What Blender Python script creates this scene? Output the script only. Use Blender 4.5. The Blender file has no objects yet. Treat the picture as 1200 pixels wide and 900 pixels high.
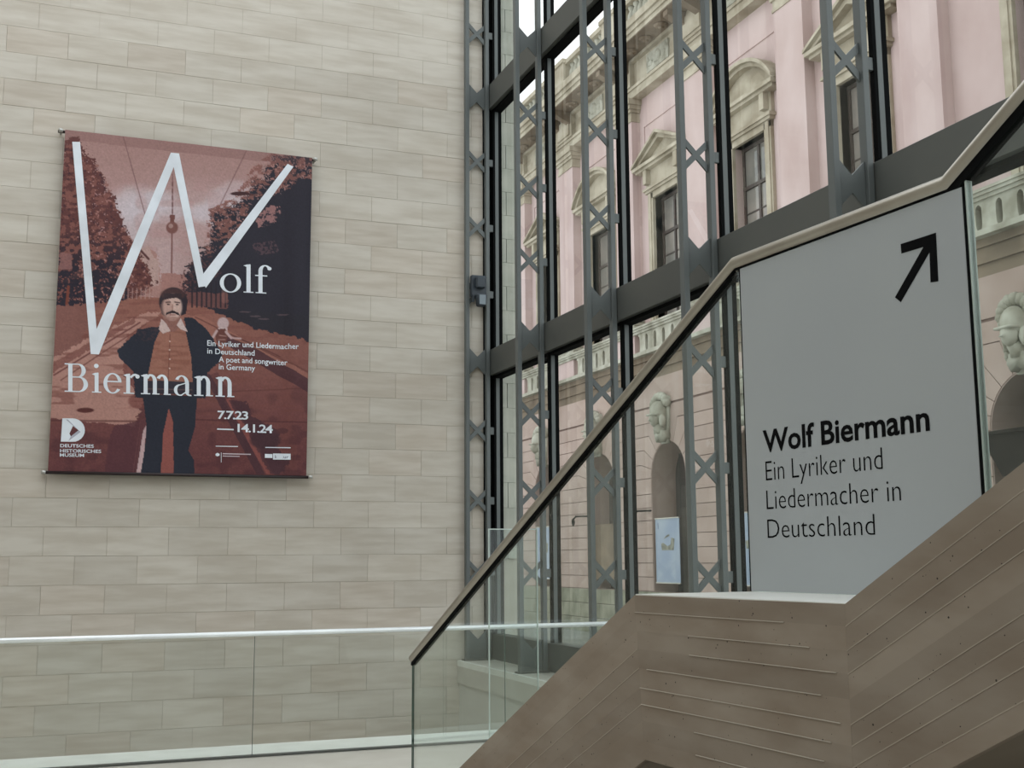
import bpy, bmesh, math, random
import numpy as np
from mathutils import Vector, Matrix
random.seed(4)
C = bpy.context.scene.collection
SC = bpy.context.scene

# ------------------------------------------------------------------ camera
cam_d = bpy.data.cameras.new('camera'); cam = bpy.data.objects.new('camera', cam_d); C.objects.link(cam)
cam_d.sensor_width = 36.0; cam_d.lens = 1387.0 / 1200.0 * 36.0; cam_d.clip_end = 500
R = [[0.93397, 0.04613, 0.35436], [-0.35729, 0.13918, 0.92357], [-0.00672, -0.98919, 0.14649]]
_x = Vector((R[0][0], R[1][0], R[2][0])).normalized()
_f = Vector((R[0][2], R[1][2], R[2][2])).normalized()
_z = -_f; _y = _z.cross(_x).normalized(); _x = _y.cross(_z)
cam.matrix_world = Matrix(((_x.x, _y.x, _z.x, 0), (_x.y, _y.y, _z.y, 0), (_x.z, _y.z, _z.z, 1.58), (0, 0, 0, 1)))
SC.camera = cam

# ------------------------------------------------------------------ world, exposure
w = bpy.data.worlds.new('overcast_sky'); SC.world = w; w.use_nodes = True
nt = w.node_tree; nt.nodes.clear()
tc = nt.nodes.new('ShaderNodeTexCoord'); ns = nt.nodes.new('ShaderNodeTexNoise'); ns.inputs['Scale'].default_value = 2.2; ns.inputs['Detail'].default_value = 4
rp = nt.nodes.new('ShaderNodeValToRGB'); bg = nt.nodes.new('ShaderNodeBackground'); wo = nt.nodes.new('ShaderNodeOutputWorld')
rp.color_ramp.elements[0].position = 0.3; rp.color_ramp.elements[0].color = (0.86, 0.93, 0.97, 1)
rp.color_ramp.elements[1].position = 0.7; rp.color_ramp.elements[1].color = (0.98, 0.99, 1.0, 1)
nt.links.new(tc.outputs['Generated'], ns.inputs['Vector']); nt.links.new(ns.outputs['Fac'], rp.inputs['Fac'])
nt.links.new(rp.outputs['Color'], bg.inputs['Color']); nt.links.new(bg.outputs['Background'], wo.inputs['Surface'])
bg.inputs['Strength'].default_value = 1.25
SC.view_settings.view_transform = 'Standard'; SC.view_settings.look = 'None'
SC.view_settings.exposure = 0.42; SC.view_settings.gamma = 1.0
SC.view_settings.use_curve_mapping = False

# ------------------------------------------------------------------ materials
def s2l(c):
    return tuple(((v/255)/12.92 if v/255 <= 0.04045 else ((v/255+0.055)/1.055)**2.4) for v in c) + (1.0,)
def mat(name, col, rough=0.6, metal=0.0, col2=None, scale=3.0, detail=4.0, stretch=None, bump=0.0, rnd=0.0, pits=0.0, spec=0.5, ramp=(0.35, 0.65), bdist=0.004):
    m = bpy.data.materials.new(name); m.use_nodes = True
    t = m.node_tree; b = t.nodes['Principled BSDF']
    b.inputs['Roughness'].default_value = rough; b.inputs['Metallic'].default_value = metal
    b.inputs['Specular IOR Level'].default_value = spec
    b.inputs['Base Color'].default_value = s2l(col)
    g = t.nodes.new('ShaderNodeNewGeometry'); mp = t.nodes.new('ShaderNodeMapping')
    t.links.new(g.outputs['Position'], mp.inputs['Vector'])
    if stretch: mp.inputs['Scale'].default_value = stretch
    n = t.nodes.new('ShaderNodeTexNoise'); n.inputs['Scale'].default_value = scale; n.inputs['Detail'].default_value = detail
    t.links.new(mp.outputs['Vector'], n.inputs['Vector'])
    r = t.nodes.new('ShaderNodeValToRGB'); r.color_ramp.elements[0].position = ramp[0]; r.color_ramp.elements[1].position = ramp[1]
    r.color_ramp.elements[0].color = s2l(col); r.color_ramp.elements[1].color = s2l(col2 or [min(255, v*1.06) for v in col])
    t.links.new(n.outputs['Fac'], r.inputs['Fac']); out = r.outputs['Color']
    if rnd:
        oi = t.nodes.new('ShaderNodeObjectInfo'); mr = t.nodes.new('ShaderNodeMapRange')
        mr.inputs['To Min'].default_value = 1-rnd; mr.inputs['To Max'].default_value = 1+rnd
        t.links.new(oi.outputs['Random'], mr.inputs['Value'])
        mx = t.nodes.new('ShaderNodeMix'); mx.data_type = 'RGBA'; mx.blend_type = 'MULTIPLY'; mx.inputs[0].default_value = 1
        t.links.new(out, mx.inputs[6]); t.links.new(mr.outputs['Result'], mx.inputs[7]); out = mx.outputs[2]
    if pits:
        v = t.nodes.new('ShaderNodeTexVoronoi'); v.inputs['Scale'].default_value = 1/pits
        t.links.new(g.outputs['Position'], v.inputs['Vector'])
        n2 = t.nodes.new('ShaderNodeTexNoise'); n2.inputs['Scale'].default_value = 0.6/pits; t.links.new(g.outputs['Position'], n2.inputs['Vector'])
        ad = t.nodes.new('ShaderNodeMath'); ad.operation = 'MULTIPLY_ADD'; ad.inputs[1].default_value = 0.75; ad.inputs[2].default_value = -0.355
        t.links.new(n2.outputs['Fac'], ad.inputs[0])
        lt = t.nodes.new('ShaderNodeMath'); lt.operation = 'LESS_THAN'
        t.links.new(v.outputs['Distance'], lt.inputs[0]); t.links.new(ad.outputs[0], lt.inputs[1])
        mx = t.nodes.new('ShaderNodeMix'); mx.data_type = 'RGBA'
        t.links.new(lt.outputs[0], mx.inputs[0]); t.links.new(out, mx.inputs[6]); mx.inputs[7].default_value = s2l([v_*0.45 for v_ in col]); out = mx.outputs[2]
    t.links.new(out, b.inputs['Base Color'])
    if bump:
        bp = t.nodes.new('ShaderNodeBump'); bp.inputs['Strength'].default_value = bump; bp.inputs['Distance'].default_value = bdist
        t.links.new(n.outputs['Fac'], bp.inputs['Height']); t.links.new(bp.outputs['Normal'], b.inputs['Normal'])
    return m
def glass_mat(name, tint, ior=0.04, rough=0.0):
    m = bpy.data.materials.new(name); m.use_nodes = True
    t = m.node_tree; t.nodes.clear()
    o = t.nodes.new('ShaderNodeOutputMaterial'); tr = t.nodes.new('ShaderNodeBsdfTransparent'); gl = t.nodes.new('ShaderNodeBsdfGlossy')
    lw = t.nodes.new('ShaderNodeLayerWeight'); lw.inputs['Blend'].default_value = 0.5; pw = t.nodes.new('ShaderNodeMath'); pw.operation = 'POWER'; pw.inputs[1].default_value = 5
    fr = t.nodes.new('ShaderNodeMath'); fr.operation = 'MULTIPLY_ADD'; fr.inputs[1].default_value = 0.9; fr.inputs[2].default_value = ior; mx = t.nodes.new('ShaderNodeMixShader')
    t.links.new(lw.outputs['Facing'], pw.inputs[0]); t.links.new(pw.outputs[0], fr.inputs[0])
    tr.inputs['Color'].default_value = (*tint, 1); gl.inputs['Roughness'].default_value = rough
    gl.inputs['Color'].default_value = (0.95, 1, 0.98, 1)
    t.links.new(fr.outputs[0], mx.inputs[0]); t.links.new(tr.outputs[0], mx.inputs[1]); t.links.new(gl.outputs[0], mx.inputs[2]); t.links.new(mx.outputs[0], o.inputs[0])
    return m
M = {}
M['limestone'] = mat('limestone', (196, 188, 175), 0.75, col2=(211, 205, 194), scale=2.6, detail=6, stretch=(0.5, 1, 3.2), rnd=0.045, bump=0.1)
M['limestone2'] = mat('limestone_warm', (196, 186, 172), 0.75, col2=(210, 202, 190), scale=2.8, detail=6, stretch=(0.5, 1, 3.6), rnd=0.045, bump=0.1)
M['joint'] = mat('stone_joint', (192, 185, 172), 0.9)
M['steel'] = mat('grey_painted_steel', (92, 98, 98), 0.45, 0.0, col2=(99, 105, 105), scale=0.8)
M['steel_dark'] = mat('dark_painted_steel', (79, 82, 79), 0.5, 0.0, col2=(86, 88, 84), scale=0.7)
M['gasket'] = mat('black_gasket', (6, 8, 9), 0.85, spec=0.12)
M['glass_wall'] = glass_mat('facade_glass', (0.945, 0.97, 0.96), 0.045)
M['glass_rail'] = glass_mat('balustrade_glass', (0.95, 0.972, 0.962), 0.022)
M['glass_edge'] = mat('glass_edge_green', (52, 84, 76), 0.2)
M['glass_edge_light'] = mat('glass_edge_pale', (186, 200, 194), 0.3)
M['concrete'] = mat('board_marked_concrete', (142, 129, 115), 0.85, col2=(157, 146, 133), scale=5.5, detail=9, bump=0.4, rnd=0.09, pits=0.015, stretch=(0.6, 0.6, 1.8), spec=0.2)
M['concrete_ridge'] = mat('concrete_ridge', (190, 182, 170), 0.85)
M['concrete_seam'] = mat('concrete_seam', (168, 157, 143), 0.9)
M['concrete_dark'] = mat('concrete_plain', (126, 116, 102), 0.9, col2=(136, 127, 114), scale=2)
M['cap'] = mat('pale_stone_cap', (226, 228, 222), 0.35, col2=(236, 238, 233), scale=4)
M['floor'] = mat('pale_stone_floor', (190, 186, 176), 0.35, col2=(200, 197, 188), scale=2.5)
M['plaster'] = mat('pale_plaster', (200, 198, 190), 0.85, col2=(206, 204, 197), scale=1.2)
M['room'] = mat('room_wall', (196, 192, 184), 0.9)
M['rail_steel'] = mat('brushed_steel', (172, 167, 156), 0.34, 1.0, col2=(162, 156, 145), scale=6)
M['rail_white'] = mat('bright_handrail', (236, 240, 242), 0.3, 0.35)
M['panel'] = mat('grey_white_panel', (174, 180, 184), 0.55, col2=(177, 183, 186), scale=2)
M['black_print'] = mat('black_print', (6, 7, 9), 0.8, spec=0.1)
M['white_print'] = mat('white_print', (226, 232, 240), 0.8)
M['white_print_dim'] = mat('white_print_faint', (205, 190, 196), 0.8)
M['device'] = mat('dark_grey_plastic', (52, 60, 68), 0.4)
M['lens'] = mat('lamp_lens', (120, 132, 140), 0.15)
M['rod'] = mat('black_rod', (40, 28, 30), 0.4)
M['cap_metal'] = mat('rod_end', (190, 190, 186), 0.3, 0.8)
M['pink'] = mat('pink_plaster', (198, 178, 174), 0.9, col2=(183, 160, 155), scale=0.6, detail=7, bump=0.1, stretch=(1, 1, 0.6))
M['pink_rust'] = mat('pink_rusticated_plaster', (176, 156, 146), 0.9, col2=(162, 141, 130), scale=0.8, detail=7, rnd=0.05)  # browner, dirtier stone, also darkened in colour for the street-canyon shade
M['pink_joint'] = mat('rusticated_joint', (112, 92, 84), 0.95)
M['cream'] = mat('cream_sandstone', (184, 175, 156), 0.9, col2=(148, 137, 117), scale=1.1, detail=8, bump=0.3, bdist=0.02)
M['cream_green'] = mat('weathered_sandstone', (182, 180, 166), 0.9, col2=(140, 136, 120), scale=1.6, detail=8, bump=0.5, bdist=0.03)
M['brown_shade_stone'] = mat('brown_shade_sandstone', (132, 116, 98), 0.92, col2=(106, 92, 76), scale=0.9, detail=7)  # brown stone, darkened to carry the shade under cornice and balcony
M['plinth'] = mat('mossy_plinth', (150, 148, 130), 0.95, col2=(112, 112, 94), scale=1.3, detail=8, rnd=0.06)
M['dark_wood'] = mat('dark_window_wood', (62, 52, 46), 0.6)
M['pane'] = mat('old_window_pane', (112, 110, 104), 0.05, 0.0, col2=(140, 132, 124), scale=0.9)
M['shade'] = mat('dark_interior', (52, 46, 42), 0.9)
M['niche'] = mat('arch_infill', (78, 70, 64), 0.9, col2=(66, 60, 55), scale=1.2)
M['banner_blue'] = mat('blue_banner', (136, 150, 172), 0.6, col2=(156, 166, 180), scale=0.9, detail=2)
M['banner_art'] = mat('banner_picture', (84, 84, 74), 0.6, col2=(140, 138, 122), scale=6)
M['banner_ink'] = mat('banner_ink', (60, 80, 110), 0.6)
M['iron'] = mat('dark_iron', (34, 31, 28), 0.9, spec=0.1)
M['street'] = mat('street_paving', (134, 134, 126), 0.9, col2=(118, 118, 110), scale=0.6)
M['lead'] = mat('lead_sheet', (150, 160, 158), 0.6)
M['ext_stone'] = mat('outer_limestone', (192, 192, 180), 0.8, col2=(172, 174, 162), scale=1.8, detail=5, rnd=0.05, stretch=(1, 1, 1.5))

# ------------------------------------------------------------------ helpers
class MB:
    def __init__(s): s.v = []; s.f = []
    def add(s, vs, fs):
        o = len(s.v); s.v += [tuple(p) for p in vs]; s.f += [tuple(i+o for i in f) for f in fs]; return s
    def box(s, x0, x1, y0, y1, z0, z1):
        return s.add([(x, y, z) for x in (x0, x1) for y in (y0, y1) for z in (z0, z1)],
              [(0, 1, 3, 2), (4, 6, 7, 5), (0, 4, 5, 1), (2, 3, 7, 6), (0, 2, 6, 4), (1, 5, 7, 3)])
    def prism(s, poly, fn, a, b):
        """poly: 2-D points, fn(u, v, w) -> 3-D point, extruded w = a..b"""
        n = len(poly)
        return s.add([fn(u, v, a) for u, v in poly] + [fn(u, v, b) for u, v in poly],
              [tuple(range(n)), tuple(range(2*n-1, n-1, -1))] + [(i, (i+1) % n, n+(i+1) % n, n+i) for i in range(n)])
    def tube(s, pts, r, seg=12, sx=1.0):
        pts = [Vector(p) for p in pts]; rings = []
        for i, p in enumerate(pts):
            d0 = (p - pts[i-1]).normalized() if i else (pts[1]-p).normalized()
            d1 = (pts[i+1]-p).normalized() if i < len(pts)-1 else d0
            t = (d0+d1).normalized(); k = 1/max(0.3, t.dot(d0))
            side = t.cross(Vector((0, 0, 1)))
            if side.length < 1e-4: side = Vector((1, 0, 0))
            side.normalize(); up = side.cross(t).normalized()
            rings.append([p + side*(r*sx*math.cos(a)) + up*(r*k*math.sin(a)) for a in [2*math.pi*j/seg for j in range(seg)]])
        vs = [q for rg in rings for q in rg]; fs = []
        for i in range(len(rings)-1):
            for j in range(seg):
                fs.append((i*seg+j, i*seg+(j+1) % seg, (i+1)*seg+(j+1) % seg, (i+1)*seg+j))
        fs.append(tuple(range(seg-1, -1, -1))); fs.append(tuple(range((len(rings)-1)*seg, len(rings)*seg)))
        return s.add(vs, fs)
    def lathe(s, prof, c, seg=14, sy=1.0):
        vs = []; fs = []
        for r, z in prof:
            for j in range(seg):
                a = 2*math.pi*j/seg; vs.append((c[0]+r*math.cos(a), c[1]+sy*r*math.sin(a), c[2]+z))
        for i in range(len(prof)-1):
            for j in range(seg): fs.append((i*seg+j, i*seg+(j+1) % seg, (i+1)*seg+(j+1) % seg, (i+1)*seg+j))
        fs.append(tuple(range(seg-1, -1, -1))); fs.append(tuple(range((len(prof)-1)*seg, len(prof)*seg)))
        return s.add(vs, fs)
    def ball(s, c, r, seg=12, rings=8, jit=0.0):
        vs = []; fs = []
        for i in range(rings+1):
            th = math.pi*i/rings
            for j in range(seg):
                a = 2*math.pi*j/seg; k = 1+random.uniform(-jit, jit)
                vs.append((c[0]+r[0]*k*math.sin(th)*math.cos(a), c[1]+r[1]*k*math.sin(th)*math.sin(a), c[2]+r[2]*k*math.cos(th)))
        for i in range(rings):
            for j in range(seg): fs.append((i*seg+j, (i+1)*seg+j, (i+1)*seg+(j+1) % seg, i*seg+(j+1) % seg))
        return s.add(vs, fs)
    def mesh(s, name, m, smooth=False, bevel=0.0):
        me = bpy.data.meshes.new(name); me.from_pydata(s.v, [], s.f)
        bm = bmesh.new(); bm.from_mesh(me); bmesh.ops.recalc_face_normals(bm, faces=bm.faces)
        if bevel:
            bmesh.ops.bevel(bm, geom=list(bm.edges), offset=bevel, segments=1, affect='EDGES', clamp_overlap=True)
        bm.to_mesh(me); bm.free()
        me.materials.append(m)
        if smooth:
            me.polygons.foreach_set('use_smooth', [True]*len(me.polygons))
        me.update(); return me
    def build(s, name, m, parent=None, smooth=False, bevel=0.0):
        return link(name, s.mesh(name, m, smooth, bevel), parent)
def link(name, me, parent=None, loc=None):
    o = bpy.data.objects.new(name, me); C.objects.link(o)
    if parent: o.parent = parent
    if loc: o.location = loc
    return o
def tag(o, label=None, cat=None, group=None, kind=None):
    if label: o['label'] = label
    if cat: o['category'] = cat
    if group: o['group'] = group
    if kind: o['kind'] = kind
    return o
def _thing(name, label, cat, group=None, loc=(0, 0, 0)):
    o = bpy.data.objects.new(name, None); C.objects.link(o); o.empty_display_size = 0.2; o.location = loc
    return tag(o, label, cat, group)
def smooth_by_angle(o, ang=40):
    me = o.data; me.polygons.foreach_set('use_smooth', [True]*len(me.polygons))
    me.set_sharp_from_angle(angle=math.radians(ang))
BOX = {}
def ubox(sx, sy, sz, m, bevel=0.004):
    k = (round(sx, 3), round(sy, 3), round(sz, 3), m.name)
    if k not in BOX: BOX[k] = MB().box(0, sx, 0, sy, 0, sz).mesh('block', m, bevel=bevel)
    return BOX[k]

YW = 18.27          # face of the stone wall
XG = 6.80           # plane of the glass wall
# ------------------------------------------------------------------ room shell
fl = MB().box(-8, XG+0.05, -8, 10.72, -0.35, -0.004).box(6.05, XG+0.05, 10.15, YW+0.6, -0.35, -0.005)
tag(fl.build('floor', M['floor']), kind='structure')
tag(MB().box(-8, 6.1, 10.15, YW+0.4, -4.6, -4.4).build('floor_lower', M['floor']), kind='structure')
tag(MB().box(6.08, 6.3, 10.15, YW, -4.4, -0.35).build('wall_right', M['plaster']), kind='structure')
tag(MB().box(6.046, 6.1, 10.15, YW, -0.085, 0.0).build('trim_1', M['cap']), kind='structure')
tag(MB().box(-8, 6.08, 10.6, 10.7, -4.4, -0.35).build('wall_front', M['plaster']), kind='structure')
tag(MB().box(-8.3, -8, -8, YW+0.6, -4.4, 14.6).build('wall_left', M['room']), kind='structure')
tag(MB().box(-8.3, XG+0.3, -8.3, -8, -0.3, 14.6).build('wall_rear', M['room']), kind='structure')  # unseen left and rear walls, put in to lower room-side light
cl = MB().box(-8, 0.9, -8, -1.0, 4.75, 5.2).box(0.9, XG, -8, -3.2, 4.75, 5.2)
tag(cl.build('ceiling', M['room']), kind='structure')  # unseen partial ceiling, extent shaped to set the light on the stair

wall = MB().box(-8, XG+0.02, YW+0.008, YW+0.6, -4.6, 14.6).build('wall_back', M['joint']); tag(wall, kind='structure')
BH = 0.4135; BW = 0.861; GAP = 0.0036
rest = MB()
nb = 0
for k in range(-16, 23):
    z0 = 4.975 + BH*k; z1 = z0+BH
    off = 4.575 + (BW/2 if k % 2 == 0 else 0)
    j0 = int(math.floor((-8-off)/BW)); j = j0
    while True:
        x0 = off + BW*j; x1 = x0+BW; j += 1
        if x0 >= XG: break
        x0 = max(x0, -8); x1 = min(x1, XG)
        if x1-x0 < 0.03: continue
        vis = x1 > -1.95 + (0.25 if z0 < 4 else 0) and -1.35 < z1 and z0 < 10.45 and not (z0 > 9 and x1 < -0.9)
        if vis and nb < 300:
            mm = M['limestone2'] if random.random() < 0.28 else M['limestone']
            d = random.choice((0.0, 0.0015, 0.003))
            link('stone_block', ubox(x1-x0-GAP, 0.045, BH-GAP, mm, 0.002), wall, (x0+GAP/2, YW-d, z0+GAP/2)); nb += 1
        else:
            rest.box(x0+GAP/2, x1-GAP/2, YW, YW+0.04, z0+GAP/2, z1-GAP/2)
tag(rest.build('stone_block_field', M['limestone'], wall), kind='stuff')
# the same wall going on outside the glass
ew = MB().box(XG+0.02, 7.10, YW+0.05, YW+1.6, -4.6, 14.6).build('outer_wall', M['joint'], wall)
for k in range(-4, 16):
    z0 = 4.90 + BH*2*k
    for q in range(2):
        za = z0 + q*BH
        if q: link('stone_block', ubox(0.25, 0.05, BH-GAP, M['ext_stone'], 0.002), wall, (XG+0.03, YW, za))
        else:
            link('stone_block', ubox(0.09, 0.05, BH-GAP, M['ext_stone'], 0.002), wall, (XG+0.03, YW, za))
            link('stone_block', ubox(0.15, 0.05, BH-GAP, M['ext_stone'], 0.002), wall, (XG+0.13, YW, za))

# ------------------------------------------------------------------ glass wall
TY = [18.2, 15.86, 13.43, 10.93, 8.27, 5.75, 3.25, 0.75]
win = bpy.data.objects.new('window_1', None); C.objects.link(win); tag(win, kind='structure')
BEAMS = [(4.59, 5.02), (9.20, 9.63), (13.8, 14.23)]
for z0, z1 in BEAMS:
    MB().box(6.59, XG+0.02, -1.5, YW, z0, z1).build('transom', M['steel_dark'], win, bevel=0.004)
    MB().box(6.66, XG+0.01, -1.5, YW, z0-0.045, z0).build('gasket', M['gasket'], win)
MB().box(6.62, XG+0.02, -1.5, YW, 0.0, 0.40).build('base_beam', M['steel_dark'], win, bevel=0.004)
for y in TY:
    for z0, z1 in ((0.40, 4.59), (5.02, 9.20), (9.63, 13.8)):
        MB().box(6.69, 6.75, y-0.035, y+0.035, z0, z1).build('mullion', M['steel'], win, bevel=0.003)
        MB().box(6.655, 6.69, y-0.03, y+0.03, z0, z1).box(6.75, XG+0.01, y-0.03, y+0.03, z0, z1).build('gasket', M['gasket'], win)
MB().box(6.50, 6.68, YW-0.03, YW, 0.0, 14.4).build('glazing_channel', M['gasket'], win)
ys = [-1.5] + sorted(TY)
for z0, z1 in ((0.40, 4.59), (5.02, 9.20), (9.63, 13.8)):
    for a, b in zip(ys[:-1], ys[1:]):
        MB().add([(XG, a, z0), (XG, b, z0), (XG, b, z1), (XG, a, z1)], [(0, 1, 2, 3)]).build('glass_pane', M['glass_wall'], win)

# lattice steel trusses
def fxz(u, v, w_): return (u, w_, v)
CW0, CW1 = 6.235, 6.51; XC = (CW0+CW1)/2; HW = (CW1-CW0)/2
SLOPE = 1.0; S = 0.046
NODES = [(0.24, 2)] + [(4.81-1.143*k, 0) for k in (3, 2, 1)] + [(4.81, 1)] + [(4.81+1.143*k, 0) for k in (1, 2, 3)] + [(9.38, 1)] + [(9.38+1.143*k, 0) for k in (1, 2, 3)] + [(13.95, 1)]
def node_mesh(kind):
    """0: crossing braces, 1: gusset with a notch above and below, 2: foot gusset"""
    m = MB(); y0, y1 = -0.012, 0.012; s = 0.08 if kind else S; h = s + SLOPE*HW
    if kind == 2: m.prism([(XC-HW, -0.24), (XC+HW, -0.24), (XC+HW, h), (XC, s), (XC-HW, h)], fxz, y0, y1)
    elif kind: m.prism([(XC-HW, -h), (XC, -s), (XC+HW, -h), (XC+HW, h), (XC, s), (XC-HW, h)], fxz, y0, y1)
    else: m.prism([(XC-HW, -h), (XC, -s), (XC+HW, -h), (XC+HW, -h+2*s), (XC+s/SLOPE, 0), (XC+HW, h-2*s), (XC+HW, h), (XC, s), (XC-HW, h), (XC-HW, h-2*s), (XC-s/SLOPE, 0), (XC-HW, -h+2*s)], fxz, y0, y1)
    return m.mesh(('cross_brace', 'gusset_plate', 'gusset_plate')[kind], M['steel'])
NM = [node_mesh(k) for k in range(3)]
chord = MB().box(-0.032, 0.032, -0.05, 0.05, 0, 14.3).mesh('chord', M['steel'], bevel=0.004)
clip = MB().box(6.585, 6.66, -0.02, 0.02, -0.06, 0.06).mesh('clip', M['steel'], bevel=0.003)
names = ['grey lattice steel truss flat against the limestone wall, carrying the lamp',
         'grey lattice steel truss second from the stone wall, before the greenish wall end',
         'grey lattice steel truss third from the stone wall, rising left of the pediment window',
         'grey lattice steel truss fourth from the stone wall, seen through stair glass below',
         'grey lattice steel truss above the white panel, widest and nearest one in view',
         'grey lattice steel truss just outside the right edge of the picture',
         'grey lattice steel truss beside the upper stair flight, out of view',
         'grey lattice steel truss nearest to the rear wall']
for i, y in enumerate(TY[:7]):
    o = _thing('lattice_truss', names[i], 'truss', 'lattice steel trusses along the glass wall', (0, y, 0))
    for x in (6.192, 6.548): link('chord', chord, o, (x, 0, 0))
    for zc, g in NODES:
        link('gusset_plate' if g else 'cross_brace', NM[g], o, (0, 0, zc))
        if not g: link('clip', clip, o, (0, 0, zc))
    MB().box(6.12, 6.62, -0.09, 0.06, -0.004, 0.02).build('base_plate', M['steel_dark'], o)

# lamp / detector on the first column
dv = _thing('wall_lamp', 'dark grey box lamp on the lattice truss beside the stone wall', 'lamp', None, (6.36, 18.09, 5.9))
MB().box(-0.13, 0.13, -0.03, 0.06, -0.02, 0.34).build('back_plate', M['device'], dv, bevel=0.01)
MB().box(-0.075, 0.085, -0.13, -0.03, 0.11, 0.30).build('housing', M['device'], dv, bevel=0.018)
hd = MB(); hd.prism([(-0.085, 0.0), (0.10, 0.0), (0.075, -0.20), (-0.055, -0.20)], lambda u, v, w_: (u, w_, v), -0.17, -0.02)
hd = hd.build('lamp_head', M['device'], dv, bevel=0.02)
MB().box(-0.045, 0.065, -0.175, -0.168, -0.18, -0.02).build('lens', M['lens'], hd, bevel=0.002)
MB().box(-0.12, -0.09, -0.06, 0.0, -0.12, 0.02).build('bracket', M['device'], dv); MB().box(0.10, 0.12, -0.06, 0.0, -0.12, 0.02).build('bracket', M['device'], dv)

# ------------------------------------------------------------------ gallery balustrade
gb = _thing('gallery_balustrade', 'frameless glass balustrade with bright slim handrail along the gallery before the stone wall', 'balustrade', None, (0, 10.13, 0))
rl = MB().tube([(-7.9, -0.03, 0.985), (6.02, -0.03, 0.985)], 0.021, 14).build('handrail', M['rail_white'], gb, smooth=True)
xs = [-7.2, -5.0, -2.83, -0.63, 1.575, 3.785, 5.95]
for a, b in zip(xs[:-1], xs[1:]):
    p = MB().box(a+0.006, b-0.006, -0.036, -0.024, 0.0, 0.965).build('glass_pane', M['glass_rail'], gb)
    MB().box(a+0.002, a+0.006, -0.036, -0.024, 0.0, 0.965).build('pane_edge', M['glass_edge'], p)
MB().box(-7.9, 6.04, 0.05, 0.585, -0.004, 0.008).build('kerb', M['cap'], gb, bevel=0.003)
MB().box(-7.9, 6.04, -0.045, 0.02, 0.0, 0.012).build('base_channel', M['steel_dark'], gb)

# ------------------------------------------------------------------ concrete stair
A = Vector((1.912, 3.053, 0.0)); D = Vector((-0.07776, 0.99697, 0)); N = Vector((0.99697, 0.07776, 0))
def st(s, z, o): return A - D*s + N*o + Vector((0, 0, z))     # s grows towards the camera side (up the stair)
stair = _thing('concrete_stair', 'board-marked brown-grey concrete stair flight with landing in front of the glass wall', 'stair')
O0, O1 = -0.395, 0.035
top = [(-2.85, -0.01), (0.007, 1.478), (0.877, 1.480), (5.9, 4.18)]
bot = [(-2.02, 0.0), (0.046, 1.040), (0.875, 1.040), (5.9, 3.74)]
# exact slopes measured on the outer face
top = [(-2.84, 0.0), (0.007, 1.478), (0.872, 1.480), (5.9, 4.20)]
bot = [(-1.96, 0.0), (0.046, 1.040), (0.875, 1.040), (5.9, 3.66)]
strg = MB().prism(top + bot[::-1], lambda u, v, w_: st(u, v, w_), O0+0.012, O1)
strg.build('stringer', M['concrete_dark'], stair)
MB().prism(top + bot[::-1], lambda u, v, w_: st(u, v, w_), 1.55, 1.75).build('stringer', M['concrete_dark'], stair)
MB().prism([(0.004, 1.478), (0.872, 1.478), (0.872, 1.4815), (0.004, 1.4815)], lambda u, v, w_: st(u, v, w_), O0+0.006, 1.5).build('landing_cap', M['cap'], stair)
# board marks: nine boards per flight, running through the two creases
NBD = 9
rngb = random.Random(3)
fr = [0.0]
for i in range(NBD): fr.append(fr[-1] + rngb.uniform(0.85, 1.15))
fr = [f/fr[-1] for f in fr]
for seg in range(3):
    (sa, ta), (sb, tb) = top[seg], top[seg+1]; (sa2, ba), (sb2, bb) = bot[seg], bot[seg+1]
    for k in range(NBD):
        f0, f1 = fr[k], fr[k+1]
        L = lambda f: (sa + (sa2-sa)*f, ta + (ba-ta)*f); Rr = lambda f: (sb + (sb2-sb)*f, tb + (bb-tb)*f)
        jt = [rngb.uniform(0, 0.0005)]
        g = 0.0
        a0, b0, b1, a1 = L(f0), Rr(f0), Rr(f1), L(f1)
        poly = [(a0[0], a0[1]-g), (b0[0], b0[1]-g), (b1[0], b1[1]+g), (a1[0], a1[1]+g)]
        MB().prism(poly, lambda u, v, w_: st(u, v, w_), O0-jt[0], O0+0.02).build('board_mark', M['concrete'], stair)
        if k and rngb.random() < (0.9 if seg == 1 else 0.4 if seg == 0 else 0.85):
            # thin fin of concrete squeezed through the board joint, broken along its length
            u0 = rngb.choice((0.0, 0.05, 0.3)); u1 = rngb.uniform(0.75, 1.0)
            P = lambda t: (a0[0]+(b0[0]-a0[0])*t, a0[1]+(b0[1]-a0[1])*t)
            if seg != 1: u0, u1 = (0.35+0.3*rngb.random(), 1.0) if seg == 0 else (0.0, 0.12+0.2*rngb.random())
            p0, p1 = P(u0), P(u1); h = 0.0007 if seg == 1 else 0.0012
            MB().prism([(p0[0], p0[1]-h), (p1[0], p1[1]-h), (p1[0], p1[1]+h), (p0[0], p0[1]+h)], lambda u, v, w_: st(u, v, w_), O0-(0.003 if seg == 1 else 0.0010), O0+0.02).build('joint_fin', M['concrete_ridge' if seg == 1 else 'concrete_seam'], stair)
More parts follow.
